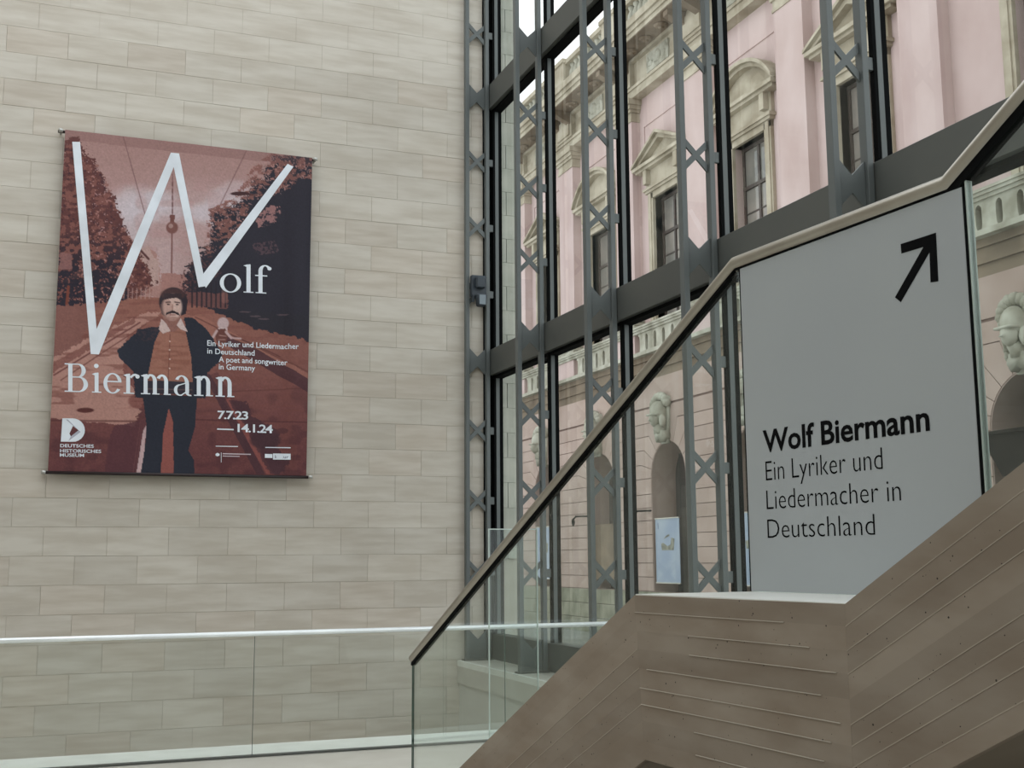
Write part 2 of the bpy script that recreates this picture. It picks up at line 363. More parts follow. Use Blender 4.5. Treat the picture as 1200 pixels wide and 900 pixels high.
# steps behind the stringer
rise = 1.47/9
for i in range(8):
    s0 = -2.84 + i*0.3155; z1 = rise*(i+1)
    MB().prism([(s0, z1-0.2 if i else 0), (0.0 if False else s0+0.3155, z1-0.2 if i else 0), (s0+0.3155, z1), (s0, z1)], lambda u, v, w_: st(u, v, w_), O1, 1.55).build('step', M['concrete_dark'], stair)
for i in range(15):
    s0 = 0.88 + i*0.315; z1 = 1.47+0.17*(i+1)
    MB().prism([(s0, z1-0.22), (s0+0.315, z1-0.22), (s0+0.315, z1), (s0, z1)], lambda u, v, w_: st(u, v, w_), O1, 1.55).build('step', M['concrete_dark'], stair)
MB().prism([(0.0, 1.05), (0.88, 1.05), (0.88, 1.47), (0.0, 1.47)], lambda u, v, w_: st(u, v, w_), O1, 1.55).build('landing', M['concrete_dark'], stair)
MB().prism([(-0.2, 0.0), (1.9, 0.0), (1.9, 1.5), (0.9, 1.04), (0.05, 1.04), (-0.2, 0.9)], lambda u, v, w_: st(u, v, w_), 0.15, 0.45).build('shade_fill_wall', M['concrete_dark'], stair)  # added wall, fills the dark area beneath landing and upper flight

# glass balustrade of the stair
sb_ = _thing('stair_balustrade', 'glass stair balustrade with rounded brushed steel handrail on the concrete flight', 'balustrade')
hr = [(-2.776, 1.094), (0.0, 2.472), (0.857, 2.472), (5.6, 5.22)]
rr = MB().tube([st(s, z, 0) for s, z in hr], 0.0215, 16, 1.15).build('handrail', M['rail_steel'], sb_); smooth_by_angle(rr, 50)
ch = MB()
ch.prism([(-2.776, 1.094-0.014), (0.0, 2.472-0.012), (0.0, 2.472-0.023), (-0.03, 2.472-0.047), (-2.776, 1.094-0.034)], lambda u, v, w_: st(u, v, w_), -0.013, 0.013)
ch.prism([(0.0, 2.460), (0.857, 2.460), (0.857, 2.449), (0.0, 2.449)], lambda u, v, w_: st(u, v, w_), -0.013, 0.013)
ch.prism([(0.857, 2.460), (5.6, 5.208), (5.6, 5.165), (0.92, 2.472-0.010), (0.90, 2.449), (0.857, 2.449)], lambda u, v, w_: st(u, v, w_), -0.013, 0.013)
ch.build('glazing_channel', M['gasket'], sb_)
def slope_top(s):
    for (s0, z0), (s1, z1) in zip(top[:-1], top[1:]):
        if s0 <= s <= s1: return z0 + (z1-z0)*(s-s0)/(s1-s0)
    return 0
def rail_z(s):
    for (s0, z0), (s1, z1) in zip(hr[:-1], hr[1:]):
        if s0 <= s <= s1: return z0 + (z1-z0)*(s-s0)/(s1-s0)
for a, b, ext in ((-2.776, 0.006, 1), (0.012, 0.905, 0), (0.918, 2.6, 0), (2.612, 5.5, 0)):
    pts = [(s, slope_top(s)) for s in (a, *[q for q in (0.007, 0.872) if a < q < b], b)] + [(s, rail_z(s)-0.03) for s in (b, *[q for q in (0.857, 0.0) if a < q < b], a)]
    p = MB().prism(pts, lambda u, v, w_: st(u, v, w_), -0.006, 0.006).build('glass_pane', M['glass_rail'], sb_)
    if a < -2:
        MB().prism([(a-0.003, slope_top(a)), (a, slope_top(a)), (a, rail_z(a)-0.03), (a-0.003, rail_z(a)-0.03)], lambda u, v, w_: st(u, v, w_), -0.006, 0.006).build('pane_edge', M['glass_edge'], p)
    if 0.9 < a < 1:
        MB().prism([(a-0.004, slope_top(a)), (a, slope_top(a)), (a, rail_z(a)-0.03), (a-0.004, rail_z(a)-0.03)], lambda u, v, w_: st(u, v, w_), -0.010, 0.010).build('pane_edge', M['glass_edge_light'], p)

# glass screen between the stair and the gallery rail
gs = _thing('glass_screen', 'narrow upright frameless glass pane standing behind the foot of the stair', 'glass screen', None, (3.07, 8.5, 0))
MB().box(0, 0.385, 0, 0.012, 0, 1.803).build('glass_pane', M['glass_rail'], gs)
MB().box(-0.007, 0.0, 0, 0.012, 0, 1.803).build('pane_edge', M['glass_edge_light'], gs); MB().box(0.385, 0.392, 0, 0.012, 0, 1.803).build('pane_edge', M['glass_edge_light'], gs); MB().box(-0.007, 0.392, 0, 0.012, 1.803, 1.811).build('pane_edge', M['glass_edge_light'], gs)
MB().box(-0.02, 0.405, -0.02, 0.032, 0, 0.03).build('floor_shoe', M['rail_steel'], gs)

# ------------------------------------------------------------------ text helper
def text_mesh(txt, bold=0.0, spacing=1.0):
    cu = bpy.data.curves.new('lettering', 'FONT'); cu.body = txt; cu.size = 1; cu.offset = bold; cu.space_character = spacing; cu.resolution_u = 3
    o = bpy.data.objects.new('tmp', cu); C.objects.link(o)
    dg = bpy.context.evaluated_depsgraph_get(); me = bpy.data.meshes.new_from_object(o.evaluated_get(dg))
    bpy.data.objects.remove(o); bpy.data.curves.remove(cu)
    return me
CAPH = 0.73
def put_text(txt, fn, x0, x1, y0, cap, m, parent, bold=0.0, spacing=1.0, name='lettering'):
    """fit the line between x0 and x1 on baseline y0 with capital height cap; one part per word"""
    me = text_mesh(txt, bold, spacing); xs_ = [v.co.x for v in me.vertices]; a, b = min(xs_), max(xs_); bpy.data.meshes.remove(me)
    ref = text_mesh('H', bold); ch_ = max(v.co.y for v in ref.vertices); c0 = min(v.co.y for v in ref.vertices); bpy.data.meshes.remove(ref)
    words = txt.split(' '); out = None
    for i, wd in enumerate(words):
        me = text_mesh(wd, bold, spacing); w1 = max(v.co.x for v in me.vertices)
        pre = text_mesh(' '.join(words[:i+1]), bold, spacing); off_ = max(v.co.x for v in pre.vertices) - w1; bpy.data.meshes.remove(pre)
        for v in me.vertices:
            u = x0 + (v.co.x+off_-a)/(b-a)*(x1-x0); q = y0 + (v.co.y-c0)/(ch_-c0)*cap
            v.co = fn(u, q)
        me.name = name; me.materials.clear(); me.materials.append(m)
        out = link(name, me, parent)
    return out

# ------------------------------------------------------------------ information panel
ip = _thing('information_panel', 'large grey-white panel with black arrow and exhibition lettering on the stair landing', 'sign')
PO = -0.012
MB().prism([(0.030, 1.4835), (0.906, 1.4835), (0.906, 2.4475), (0.030, 2.4475)], lambda u, v, w_: st(u, v, w_), PO, -0.0065).build('board', M['panel'], ip, bevel=0.001)
MB().prism([(0.024, 1.4835), (0.030, 1.4835), (0.030, 2.4475), (0.024, 2.4475)], lambda u, v, w_: st(u, v, w_), PO+0.001, -0.0065).build('edge_strip', M['gasket'], ip)
MB().prism([(0.906, 1.4835), (0.916, 1.4835), (0.914, 2.4475), (0.906, 2.4475)], lambda u, v, w_: st(u, v, w_), PO+0.001, -0.0065).build('edge_strip', M['gasket'], ip)
pf = lambda u, v: st(u, v, PO-0.0006)
put_text('Wolf Biermann', pf, 0.112, 0.762, 1.880, 0.0655, M['black_print'], ip, bold=0.022)
put_text('Ein Lyriker und', pf, 0.1195, 0.5955, 1.800, 0.0545, M['black_print'], ip, bold=-0.012)
put_text('Liedermacher in', pf, 0.118, 0.6535, 1.7175, 0.0535, M['black_print'], ip, bold=-0.012)
put_text('Deutschland', pf, 0.1175, 0.556, 1.6355, 0.0525, M['black_print'], ip, bold=-0.012)
AR = [(0.7006, 2.3585), (0.8185, 2.3576), (0.8167, 2.2373), (0.7922, 2.2397), (0.7945, 2.3150), (0.6894, 2.2114), (0.6706, 2.2275), (0.7760, 2.3325), (0.7011, 2.3339)]
MB().prism(AR, lambda u, v, w_: st(u, v, w_), PO-0.001, PO).build('arrow', M['black_print'], ip)

# ------------------------------------------------------------------ exhibition banner on the stone wall
YB = 18.10
BX0, BX1, BZ0, BZ1 = -0.143, 3.553, 2.862, 7.945
def cloth(x, z):
    """folds of the hanging cloth: offset from the banner plane"""
    u = (x-BX0)/(BX1-BX0); v = (z-BZ0)/(BZ1-BZ0)
    e = math.sin(math.pi*min(1, max(0, v)))
    return e*(0.012*math.sin(9*x+0.6*z) + 0.030*math.exp(-((u-0.93-0.02*v)/0.03)**2) - 0.03*math.exp(-((u-0.885)/0.025)**2)
              + 0.014*math.exp(-((u-0.10-0.03*v)/0.03)**2)) + 0.004*math.sin(3.1*z+x)
# artwork is drawn on a 290 x 402 design sheet whose corners are the cloth's corners
AC = [(77, 152), (366, 186), (360, 558), (57, 553)]
BC = [(BX0, BZ1), (BX1, BZ1), (BX1, BZ0), (BX0, BZ0)]
def homog(src, dst):
    a = []; b = []
    for (x, y), (u, v) in zip(src, dst):
        a.append([x, y, 1, 0, 0, 0, -u*x, -u*y]); b.append(u)
        a.append([0, 0, 0, x, y, 1, -v*x, -v*y]); b.append(v)
    h = np.linalg.solve(np.array(a, float), np.array(b, float)); return np.append(h, 1).reshape(3, 3)
H_sb = homog(AC, BC); H_bs = homog(BC, AC)
def sheet(x, y):
    q = H_sb @ np.array([x, y, 1.0]); return q[0]/q[2], q[1]/q[2]
NX, NZ = 370, 508
gx = np.linspace(BX0, BX1, NX); gz = np.linspace(BZ1, BZ0, NZ)
GX, GZ = np.meshgrid(gx, gz)
q = np.stack([GX, GZ, np.ones_like(GX)], -1) @ H_bs.T
PX = q[..., 0]/q[..., 2]; PY = q[..., 1]/q[..., 2]
rs = np.random.RandomState(7)
def vnoise(sx, sy, seed):
    r = np.random.RandomState(seed); g = r.rand(130, 130)
    X = np.clip((PX-40)/sx, 0, 127.9); Y = np.clip((PY-140)/sy, 0, 127.9)
    xi = X.astype(int); yi = Y.astype(int); fx = X-xi; fy = Y-yi; fx = fx*fx*(3-2*fx); fy = fy*fy*(3-2*fy)
    return (g[yi, xi]*(1-fx)*(1-fy)+g[yi, xi+1]*fx*(1-fy)+g[yi+1, xi]*(1-fx)*fy+g[yi+1, xi+1]*fx*fy)
N1 = vnoise(14, 9, 1); N2 = vnoise(5, 3.2, 2); N3 = vnoise(2.6, 2.6, 3); NS = vnoise(20, 2.8, 4); NF = np.random.RandomState(11).rand(NZ, NX); NF = (NF + np.roll(NF, 1, 0) + np.roll(NF, 1, 1) + np.roll(np.roll(NF, 1, 0), 1, 1))/4; N2 = N2*0.72 + NF*0.56 - 0.14; N3 = N3*0.62 + NF*0.76 - 0.19; NL = vnoise(50, 40, 5)
img = np.zeros((NZ, NX, 3))
def C3(c): return np.array(c, float)
def inpoly(poly, X=None, Y=None):
    X = PX if X is None else X; Y = PY if Y is None else Y
    r = np.zeros(X.shape, bool); n = len(poly)
    for i in range(n):
        x1, y1 = poly[i]; x2, y2 = poly[(i+1) % n]
        c = ((y1 > Y) != (y2 > Y)); 
        if y1 == y2: continue
        r ^= c & (X < (x2-x1)*(Y-y1)/(y2-y1)+x1)
    return r
def paint(mask, c, a=1.0):
    k = (np.asarray(mask, float)*a)[..., None]; img[:] = img*(1-k) + C3(c)*k
def P(poly, c, a=1.0, wob=0.0):
    if wob: paint(inpoly(poly, PX+(N3-0.5)*wob+(N2-0.5)*wob, PY+(N2-0.5)*wob), c, a)
    else: paint(inpoly(poly), c, a)
def line(x0, y0, x1, y1, wd, c, a=1.0):
    dx, dy = x1-x0, y1-y0; L2 = dx*dx+dy*dy; t = np.clip(((PX-x0)*dx+(PY-y0)*dy)/L2, 0, 1)
    d = np.hypot(PX-x0-t*dx, PY-y0-t*dy); paint(np.clip(wd/2+0.5-d, 0, 1), c, a)
def ell(cx, cy, rx, ry, c, a=1.0, soft=0.25):
    d = np.sqrt(((PX-cx)/rx)**2+((PY-cy)/ry)**2); paint(np.clip((1+soft-d)/soft, 0, 1)*(d < 1+soft), c, a)
def smooth(a, b, x): t = np.clip((x-a)/(b-a), 0, 1); return t*t*(3-2*t)
# sky
t = smooth(160, 300, PY)[..., None]
img[:] = C3((176, 132, 126))*(1-t) + C3((192, 156, 154))*t
paint(smooth(0.45, 0.8, NL)*smooth(200, 240, PY), (200, 168, 168), 0.6)
for cx, cy, rx, ry in ((158, 240, 24, 16), (180, 236, 22, 10), (150, 262, 20, 22), (262, 238, 14, 12), (276, 226, 14, 10), (200, 250, 40, 8), (250, 250, 18, 10)):
    ell(cx, cy, rx, ry, (214, 200, 208), 0.65, 0.7)
paint(smooth(0.5, 0.75, N1)*smooth(190, 230, PY)*(PY < 300), (188, 140, 138), 0.35)
line(145, 160, 176, 270, 0.8, (120, 82, 82)); line(289, 178, 258, 242, 0.8, (120, 82, 82))
# tower
line(202, 320, 202.5, 270, 1.6, (122, 72, 68)); line(203, 205, 203, 252, 1.0, (120, 74, 74), 0.8)
P([(199.5, 252), (206, 252), (205, 261), (200.5, 261)], (120, 70, 64)); ell(202.5, 267, 6.2, 6.2, (128, 78, 72)); ell(201, 265, 2.4, 2.4, (190, 150, 144), 0.8); 
for k in range(5): line(202.9, 214+k*8, 202.9, 218+k*8, 1.4, (110, 66, 66))
# far end of the street
P([(150, 310), (175, 290), (186, 300), (190, 335), (235, 335), (240, 350), (140, 350)], (182, 132, 124), 1, 5)
P([(166, 292), (174, 288), (181, 302), (187, 306), (187, 336), (160, 336)], (196, 158, 150), 1, 2)
line(164, 292, 175, 304, 2.5, (92, 50, 50))
P([(190, 320), (222, 322), (222, 340), (190, 340)], (176, 122, 114), 1, 3)
# ground
g = smooth(335, 560, PY)[..., None]
gr = C3((160, 100, 86))*(1-g) + C3((108, 56, 58))*g
m = inpoly([(40, 352), (150, 347), (240, 352), (380, 352), (380, 580), (40, 580)])
img[m] = gr[m]
paint(m & (NS > 0.62), (128, 70, 62), 0.35); paint(m*smooth(0.5, 0.8, N2), (136, 78, 68), 0.25)
paint(m*smooth(0.55, 0.85, N1)*smooth(430, 480, PY), (82, 42, 48), 0.5)
# light tramway strip to the left
P([(55, 430), (70, 412), (168, 368), (192, 366), (150, 392), (145, 440), (170, 470), (160, 500), (56, 490)], (200, 146, 132), 0.85, 4)
P([(58, 428), (160, 372), (158, 378), (58, 440)], (120, 62, 56), 0.6, 2); line(64, 440, 165, 378, 1.6, (110, 56, 54)); line(72, 446, 172, 380, 1.2, (120, 66, 60))
paint(inpoly([(56, 395), (200, 360), (200, 480), (56, 480)])*smooth(0.62, 0.78, NS), (128, 72, 64), 0.6)
P([(62, 350), (118, 350), (96, 402), (62, 420)], (140, 88, 80), 0.9, 3)
line(54, 493, 165, 494, 2.0, (92, 46, 46), 0.7); line(225, 461, 362, 455, 1.2, (98, 50, 50), 0.7); line(228, 492, 362, 495, 1.6, (88, 44, 46), 0.8)
ell(101, 481, 9, 2.6, (92, 42, 40)); ell(165, 470, 12, 8, (126, 66, 60), 0.7)
P([(133, 500), (172, 492), (164, 556), (122, 556)], (92, 48, 56), 0.85, 3)
for k in range(4): line(157+3.2*k, 556, 166+2.2*k, 492, 0.9, (120, 68, 70), 0.7)
P([(168, 556), (161, 556), (169, 505), (173, 498)], (206, 170, 172))
# rails on the right
P([(205, 366), (240, 372), (362, 438), (362, 448), (300, 424), (215, 385)], (176, 112, 96), 0.6, 2)
P([(262, 392), (300, 408), (362, 444), (362, 460), (320, 436), (262, 402)], (78, 44, 52), 0.85)
line(230, 372, 362, 436, 1.2, (112, 62, 56)); line(262, 388, 330, 418, 1.2, (104, 56, 54))
P([(246, 440), (256, 436), (282, 478), (335, 556), (322, 556), (262, 480)], (104, 56, 58), 0.7); 
P([(264, 470), (270, 466), (294, 506), (322, 556), (314, 556), (288, 512)], (150, 78, 72), 0.9)
P([(240, 440), (246, 438), (268, 472), (312, 556), (302, 556), (262, 482)], (70, 42, 52), 0.7)
P([(270, 470), (290, 470), (296, 488), (330, 506), (326, 524), (340, 540), (330, 556), (318, 556), (292, 508)], (72, 42, 52), 0.75, 4)
ell(312, 516, 16, 9, (72, 42, 50), 0.8); ell(332, 505, 6, 3, (88, 48, 52), 0.8)
# left trees
P([(60, 356), (74, 165), (84, 160), (94, 160), (100, 182), (110, 184), (112, 200), (120, 200), (124, 218), (124, 224), (134, 228), (138, 246), (143, 256), (148, 270), (156, 284), (166, 298), (176, 318), (182, 330), (160, 348), (120, 352)], (104, 56, 54), 1, 9)
tm = inpoly([(60, 358), (72, 160), (120, 198), (140, 250), (175, 318), (180, 345), (120, 356)], PX+(N3-0.5)*8, PY+(N2-0.5)*8)
paint(tm*smooth(0.5, 0.62, N2), (146, 88, 78), 0.75); paint(tm*smooth(0.62, 0.72, N3)*(N2 < 0.6), (60, 34, 42), 0.8)
paint(tm*smooth(0.72, 0.8, N3)*(N2 > 0.45)*(PX > 90), (196, 142, 138), 0.7)
paint(tm*smooth(255, 320, PY)*(N2 < 0.52)*(PX < 150), (40, 34, 48), 0.95); paint(tm*smooth(300, 335, PY)*(N3 < 0.6)*(PX < 140), (38, 34, 48), 0.9)
P([(70, 296), (85, 298), (85, 316), (70, 316)], (150, 98, 94), 0.9, 3); line(79, 356, 81, 336, 3.4, (130, 62, 48))
for k in range(7): line(146+k*5, 350, 146.5+k*5, 338, 1.2, (196, 158, 150), 0.7)
# right trees
P([(318, 180), (330, 184), (345, 180), (376, 186), (372, 402), (300, 385), (250, 364), (215, 352), (218, 322), (232, 300), (246, 280), (248, 246), (262, 244), (276, 238), (292, 226), (296, 206), (308, 212), (308, 196), (320, 192)], (44, 42, 54), 1, 9)
tr_ = inpoly([(300, 196), (318, 180), (376, 184), (372, 214), (352, 210), (340, 222), (322, 230), (300, 236), (292, 248), (286, 270), (262, 290), (238, 304), (246, 246), (274, 234), (292, 206)], PX+(N3-0.5)*7, PY+(N2-0.5)*7)
paint(tr_*smooth(0.42, 0.58, N2), (142, 88, 80), 0.9); paint(tr_*smooth(0.66, 0.76, N3), (186, 134, 128), 0.7)
t2 = inpoly([(300, 262), (312, 240), (330, 246), (322, 262), (304, 268)], PX+(N3-0.5)*8, PY+(N2-0.5)*8)
paint(t2*smooth(0.35, 0.5, N2), (172, 118, 116), 0.9)
t3 = inpoly([(296, 286), (322, 282), (330, 296), (300, 300)]); paint(t3*smooth(0.45, 0.6, N3), (92, 66, 74), 0.8)
t4 = inpoly([(212, 352), (212, 322), (228, 306), (250, 300), (262, 320), (230, 345)], PX+(N3-0.5)*5, PY); paint(t4*smooth(0.5, 0.7, N3), (96, 56, 58), 0.8)
P([(220, 342), (268, 344), (268, 362), (220, 358)], (136, 78, 72), 0.75, 3)
for k in range(8): line(226+k*5.6, 330, 226+k*5.6, 360, 1.7, (40, 34, 44))
line(264, 352, 264, 342, 7, (176, 116, 104), 0.4)
P([(262, 362), (376, 372), (372, 394), (330, 392), (270, 372)], (44, 42, 52), 0.95, 3)
for x, y in ((288, 366), (300, 371), (332, 369), (310, 374)): ell(x, y, 6, 0.8, (96, 76, 84), 0.9)
ell(282, 227.5, 10, 2.1, (70, 40, 42)); line(290, 229, 297, 229, 1.3, (70, 40, 42))
# fold shading is real geometry; darker top hem of the picture
P([(76, 150), (368, 184), (368, 196), (250, 184), (76, 163)], (120, 78, 76), 0.28)
# child
ell(262.5, 379, 6, 6.3, (206, 176, 178)); P([(257, 384), (268, 384), (267, 391), (255, 391)], (212, 184, 184))
P([(255, 386), (265, 385), (269, 392), (266, 402), (255, 402), (253, 392)], (112, 62, 56)); line(255, 388, 249, 398, 3, (206, 172, 172)); line(266, 389, 272, 396, 3, (206, 172, 172)); line(272, 396, 283, 397, 2, (206, 172, 172))
line(258, 393, 266, 394, 0.8, (196, 150, 140)); line(257, 398, 265, 398, 0.8, (196, 150, 140))
# man
NAVY = (38, 42, 56)
P([(168, 462), (232, 464), (230, 500), (222, 528), (229, 540), (229, 556), (204, 556), (204, 520), (199, 478), (192, 520), (190, 556), (166, 556), (171, 525), (173, 500)], NAVY)
P([(199, 478), (204, 495), (205, 556), (190, 556), (192, 510)], (156, 82, 74))
P([(186, 383), (163, 386), (158, 392), (138, 411), (140, 419), (158, 436), (159, 466), (172, 466), (182, 440), (192, 384)], NAVY, 1, 1.5)
P([(217, 372), (226, 372), (244, 387), (252, 400), (262, 414), (258, 424), (244, 437), (242, 467), (226, 466), (222, 420)], NAVY, 1, 1.5)
paint(inpoly([(160, 388), (188, 384), (180, 400), (160, 400)])*smooth(0.4, 0.7, N3), (82, 52, 56), 0.5)
P([(190, 384), (197, 388), (205, 389), (213, 382), (219, 390), (225, 418), (227, 450), (172, 450), (176, 432), (182, 402)], (168, 108, 90))
paint(inpoly([(190, 384), (219, 390), (227, 450), (172, 450), (182, 402)])*smooth(0.5, 0.75, NS), (138, 78, 62), 0.5); line(200.5, 392, 198, 448, 0.9, (120, 66, 54))
for yy in (400, 410, 421, 432): ell(200, yy, 0.9, 0.9, (222, 190, 176))
P([(172, 446), (228, 448), (228, 462), (170, 462)], (52, 46, 58)); line(174, 456, 226, 457, 1.2, (140, 100, 92), 0.6)
P([(192, 370), (212, 370), (214, 382), (205, 389), (194, 386)], (150, 98, 88))
P([(190, 374), (195, 378), (201, 388), (192, 391), (187, 386)], (214, 184, 178)); P([(213, 373), (221, 389), (213, 386), (208, 381)], (216, 190, 186))
ell(204, 354, 16, 16.5, (48, 38, 46), 1, 0.08); P([(188, 352), (190, 368), (196, 372), (196, 350)], (48, 38, 46)); P([(214, 348), (221, 352), (219, 368), (213, 370)], (44, 36, 46))
ell(203.5, 345, 13, 6, (92, 54, 52), 0.6)
ell(203, 360, 10.2, 13.5, (218, 180, 168)); paint((((PX-196)/7)**2+((PY-362)/12)**2 < 1), (176, 124, 110), 0.45)
P([(192, 352), (193, 344), (214, 344), (214, 352), (208, 349), (200, 350)], (58, 42, 48))
line(195.5, 354.5, 200.5, 354, 1.3, (70, 44, 46)); line(206, 354, 211.5, 354.8, 1.3, (70, 44, 46)); ell(198.3, 356.8, 1.5, 0.8, (60, 40, 44)); ell(208.6, 357, 1.5, 0.8, (60, 40, 44))
line(203.4, 357, 203.2, 362.5, 1.1, (166, 112, 100)); P([(196, 366.5), (203, 363.5), (211, 366.8), (211.5, 370), (206, 367.4), (200, 367.4), (195, 369.8)], (48, 34, 40)); line(200.5, 369, 206.5, 369, 1.0, (150, 84, 80)); ell(203.5, 373, 6, 1.6, (166, 116, 104), 0.7)
img = img*0.93 + np.array((150, 140, 142.0))*0.07  # print washed toward grey, putting haze into its colours
img = img*(1+(NF-0.5)[..., None]*0.16)
img = img*0.88 + img.mean(-1, keepdims=True)*0.12
img = np.clip(img, 0, 255)
lin = np.where(img/255 <= 0.04045, img/255/12.92, ((img/255+0.055)/1.055)**2.4)
verts = [(x, YB-cloth(x, z), z) for z in gz for x in gx]
faces = [(r*NX+c, (r+1)*NX+c, (r+1)*NX+c+1, r*NX+c+1) for r in range(NZ-1) for c in range(NX-1)]
me = bpy.data.meshes.new('cloth'); me.from_pydata(verts, [], faces)
ca = me.color_attributes.new('print', 'FLOAT_COLOR', 'POINT')
ca.data.foreach_set('color', np.concatenate([lin, np.ones((NZ, NX, 1))], -1).astype(np.float32).ravel())
me.polygons.foreach_set('use_smooth', [True]*len(me.polygons))
m = bpy.data.materials.new('printed_cloth'); m.use_nodes = True
b = m.node_tree.nodes['Principled BSDF']; b.inputs['Roughness'].default_value = 0.75; b.inputs['Specular IOR Level'].default_value = 0.25
at = m.node_tree.nodes.new('ShaderNodeVertexColor'); at.layer_name = 'print'; m.node_tree.links.new(at.outputs['Color'], b.inputs['Base Color'])
me.materials.append(m)
ban = _thing('exhibition_banner', 'tall reddish cloth banner with huge white W and a standing man on the limestone wall', 'banner', None, (0, 0, 0))
link('cloth', me, ban)
MB().tube([(BX0-0.10, YB+0.04, BZ1-0.025), (BX1+0.06, YB+0.04, BZ1-0.025)], 0.022, 10).build('top_rod', M['rod'], ban, smooth=True)
MB().tube([(BX0-0.06, YB, BZ0-0.015), (BX1+0.06, YB, BZ0-0.015)], 0.024, 10).build('bottom_rod', M['rod'], ban, smooth=True)
for x, z in ((BX0-0.06, BZ1-0.02), (BX1+0.05, BZ1-0.02), (BX0-0.06, BZ0-0.012), (BX1+0.06, BZ0-0.012)):
    MB().tube([(x, YB-0.03, z), (x, YW-0.012, z)], 0.02, 10).tube([(x-0.03, YB-0.01, z), (x+0.03, YB-0.01, z)], 0.03, 10).build('rod_holder', M['cap_metal'], ban, smooth=True)
def on_cloth(x, z, e=0.006): return (x, YB-cloth(x, z)-e, z)
def fine(poly, cuts=7):
    """strip quad cut along its length so that it follows the folds"""
    (a, b, c, d) = poly; vs = []
    for i in range(cuts+1):
        t = i/cuts; vs.append((a[0]+(b[0]-a[0])*t, a[1]+(b[1]-a[1])*t)); vs.append((d[0]+(c[0]-d[0])*t, d[1]+(c[1]-d[1])*t))
    return vs, [(2*i, 2*i+2, 2*i+3, 2*i+1) for i in range(cuts)]
lw = MB()
for quad in ([(85.2, 166.3), (107.2, 415.2), (116.8, 415.8), (94.5, 166.5)],
             [(116.8, 415.8), (210.5, 180.5), (200.8, 179.5), (111.6, 392)],
             [(200.8, 179.5), (233.5, 337.2), (242, 336), (210.5, 180.5)],
             [(242, 338), (344, 196.5), (337.2, 193), (235.4, 326)]):
    q4 = [sheet(*p) for p in quad]; vs, fs = fine(q4, 24); lw.add([on_cloth(x, z) for x, z in vs], fs)
q4 = [sheet(*p) for p in [(107.2, 415.2), (111.6, 392), (113.5, 395), (116.8, 415.8)]]; lw.add([on_cloth(x, z) for x, z in q4], [(0, 1, 2, 3)])
lw.build('large_letter', M['white_print'], ban)
# serif letters drawn as strokes (em units: x-height .46, ascender .70)
def arc(cx, cy, rx, ry, tx, ty, a0, a1, n=18):
    o = []; i_ = []
    for k in range(n+1):
        a = math.radians(a0+(a1-a0)*k/n); o.append((cx+rx*math.cos(a), cy+ry*math.sin(a))); i_.append((cx+(rx-tx)*math.cos(a), cy+(ry-ty)*math.sin(a)))
    return [(o[k], o[k+1], i_[k+1], i_[k]) for k in range(n)]
def rect(x0, x1, y0, y1): return [((x0, y0), (x1, y0), (x1, y1), (x0, y1))]
def serif(x0, x1, y): return rect(x0, x1, y, y+0.026)
T = 0.088
def stem(x, y0, y1, l=0.06, r=0.06, flag=True):
    g = rect(x, x+T, y0, y1) + serif(x-l, x+T+r, y0)
    if flag: g += [((x-0.065, y1-0.03), (x, y1-0.06), (x+T, y1+0.012), (x, y1-0.005))]
    return g
def arch(x, w_):   # shoulder from a stem ending at x
    return arc(x+w_/2-0.02, 0.30, w_/2+0.045, 0.17, T, 0.05, 0, 150, 14) + rect(x+w_/2-0.02+w_/2+0.045-T, x+w_/2-0.02+w_/2+0.045, 0, 0.30) + serif(x+w_-0.075, x+w_+0.085, 0)
GL = {
 'o': (arc(.25, .228, .225, .24, .085, .03, 0, 360, 32), .50),
 'l': (stem(.085, 0, .70), .25),
 'i': (stem(.085, 0, .46) + arc(.122, .62, .052, .052, .052, .052, 0, 360, 14), .25),
 'f': (rect(.09, .09+T, 0, .56) + serif(.03, .26, 0) + rect(.02, .28, .425, .455) + arc(.235, .555, .145, .155, T, .03, 45, 180, 12) + arc(.325, .625, .045, .045, .045, .045, 0, 360, 12), .29),
 'n': (stem(.075, 0, .46) + arch(.157, .19), .475),
 'm': (stem(.075, 0, .46) + arch(.157, .185) + arch(.157+.19+.06, .185), .715),
 'r': (stem(.075, 0, .46, .06, .09) + arc(.27, .30, .13, .17, .05, .05, 60, 150, 8) + arc(.325, .405, .048, .048, .048, .048, 0, 360, 12), .385),
 'e': (arc(.235, .228, .205, .24, .085, .03, 20, 325, 28) + rect(.09, .43, .255, .285) + arc(.235, .255, .20, .21, .075, .028, 8, 60, 8), .46),
 'a': (arc(.17, .125, .14, .135, .075, .028, 90, 290, 18) + arc(.20, .27, .165, .20, T, .03, 0, 150, 14) + rect(.283, .365, .06, .27) + [((.17, .235), (.29, .275), (.29, .30), (.17, .262))] + arc(.39, .075, .107, .085, .07, .03, 180, 290, 8) + [((.19, -.01), (.29, .06), (.29, .09), (.19, .02))], .46),
 'B': (rect(.10, .195, 0, .66) + serif(.02, .26, 0) + serif(.02, .26, .634) + rect(.18, .33, .634, .66) + rect(.18, .34, .335, .362) + rect(.18, .34, 0, .027)
       + arc(.32, .498, .17, .162, .095, .028, -90, 90, 18) + arc(.335, .181, .205, .181, .10, .028, -90, 90, 18), .60),
}
def serif_text(txt, org, xe, ye, name):
    """org baseline start on the sheet, xe: unit em step along the baseline, ye: unit up"""
    mb = MB(); x = 0
    for c in txt:
        g, wd = GL[c]
        for quad in g:
            pts = []
            for (u, v) in quad:
                s = x+u; pts.append(on_cloth(*sheet(org[0]+xe[0]*s+ye[0]*v, org[1]+xe[1]*s+ye[1]*v)))
            mb.add(pts, [(0, 1, 2, 3)])
        x += wd
    return mb.build(name, M['white_print'], ban), x
tot = sum(GL[c][1] for c in 'Biermann')
em = 202.5/tot
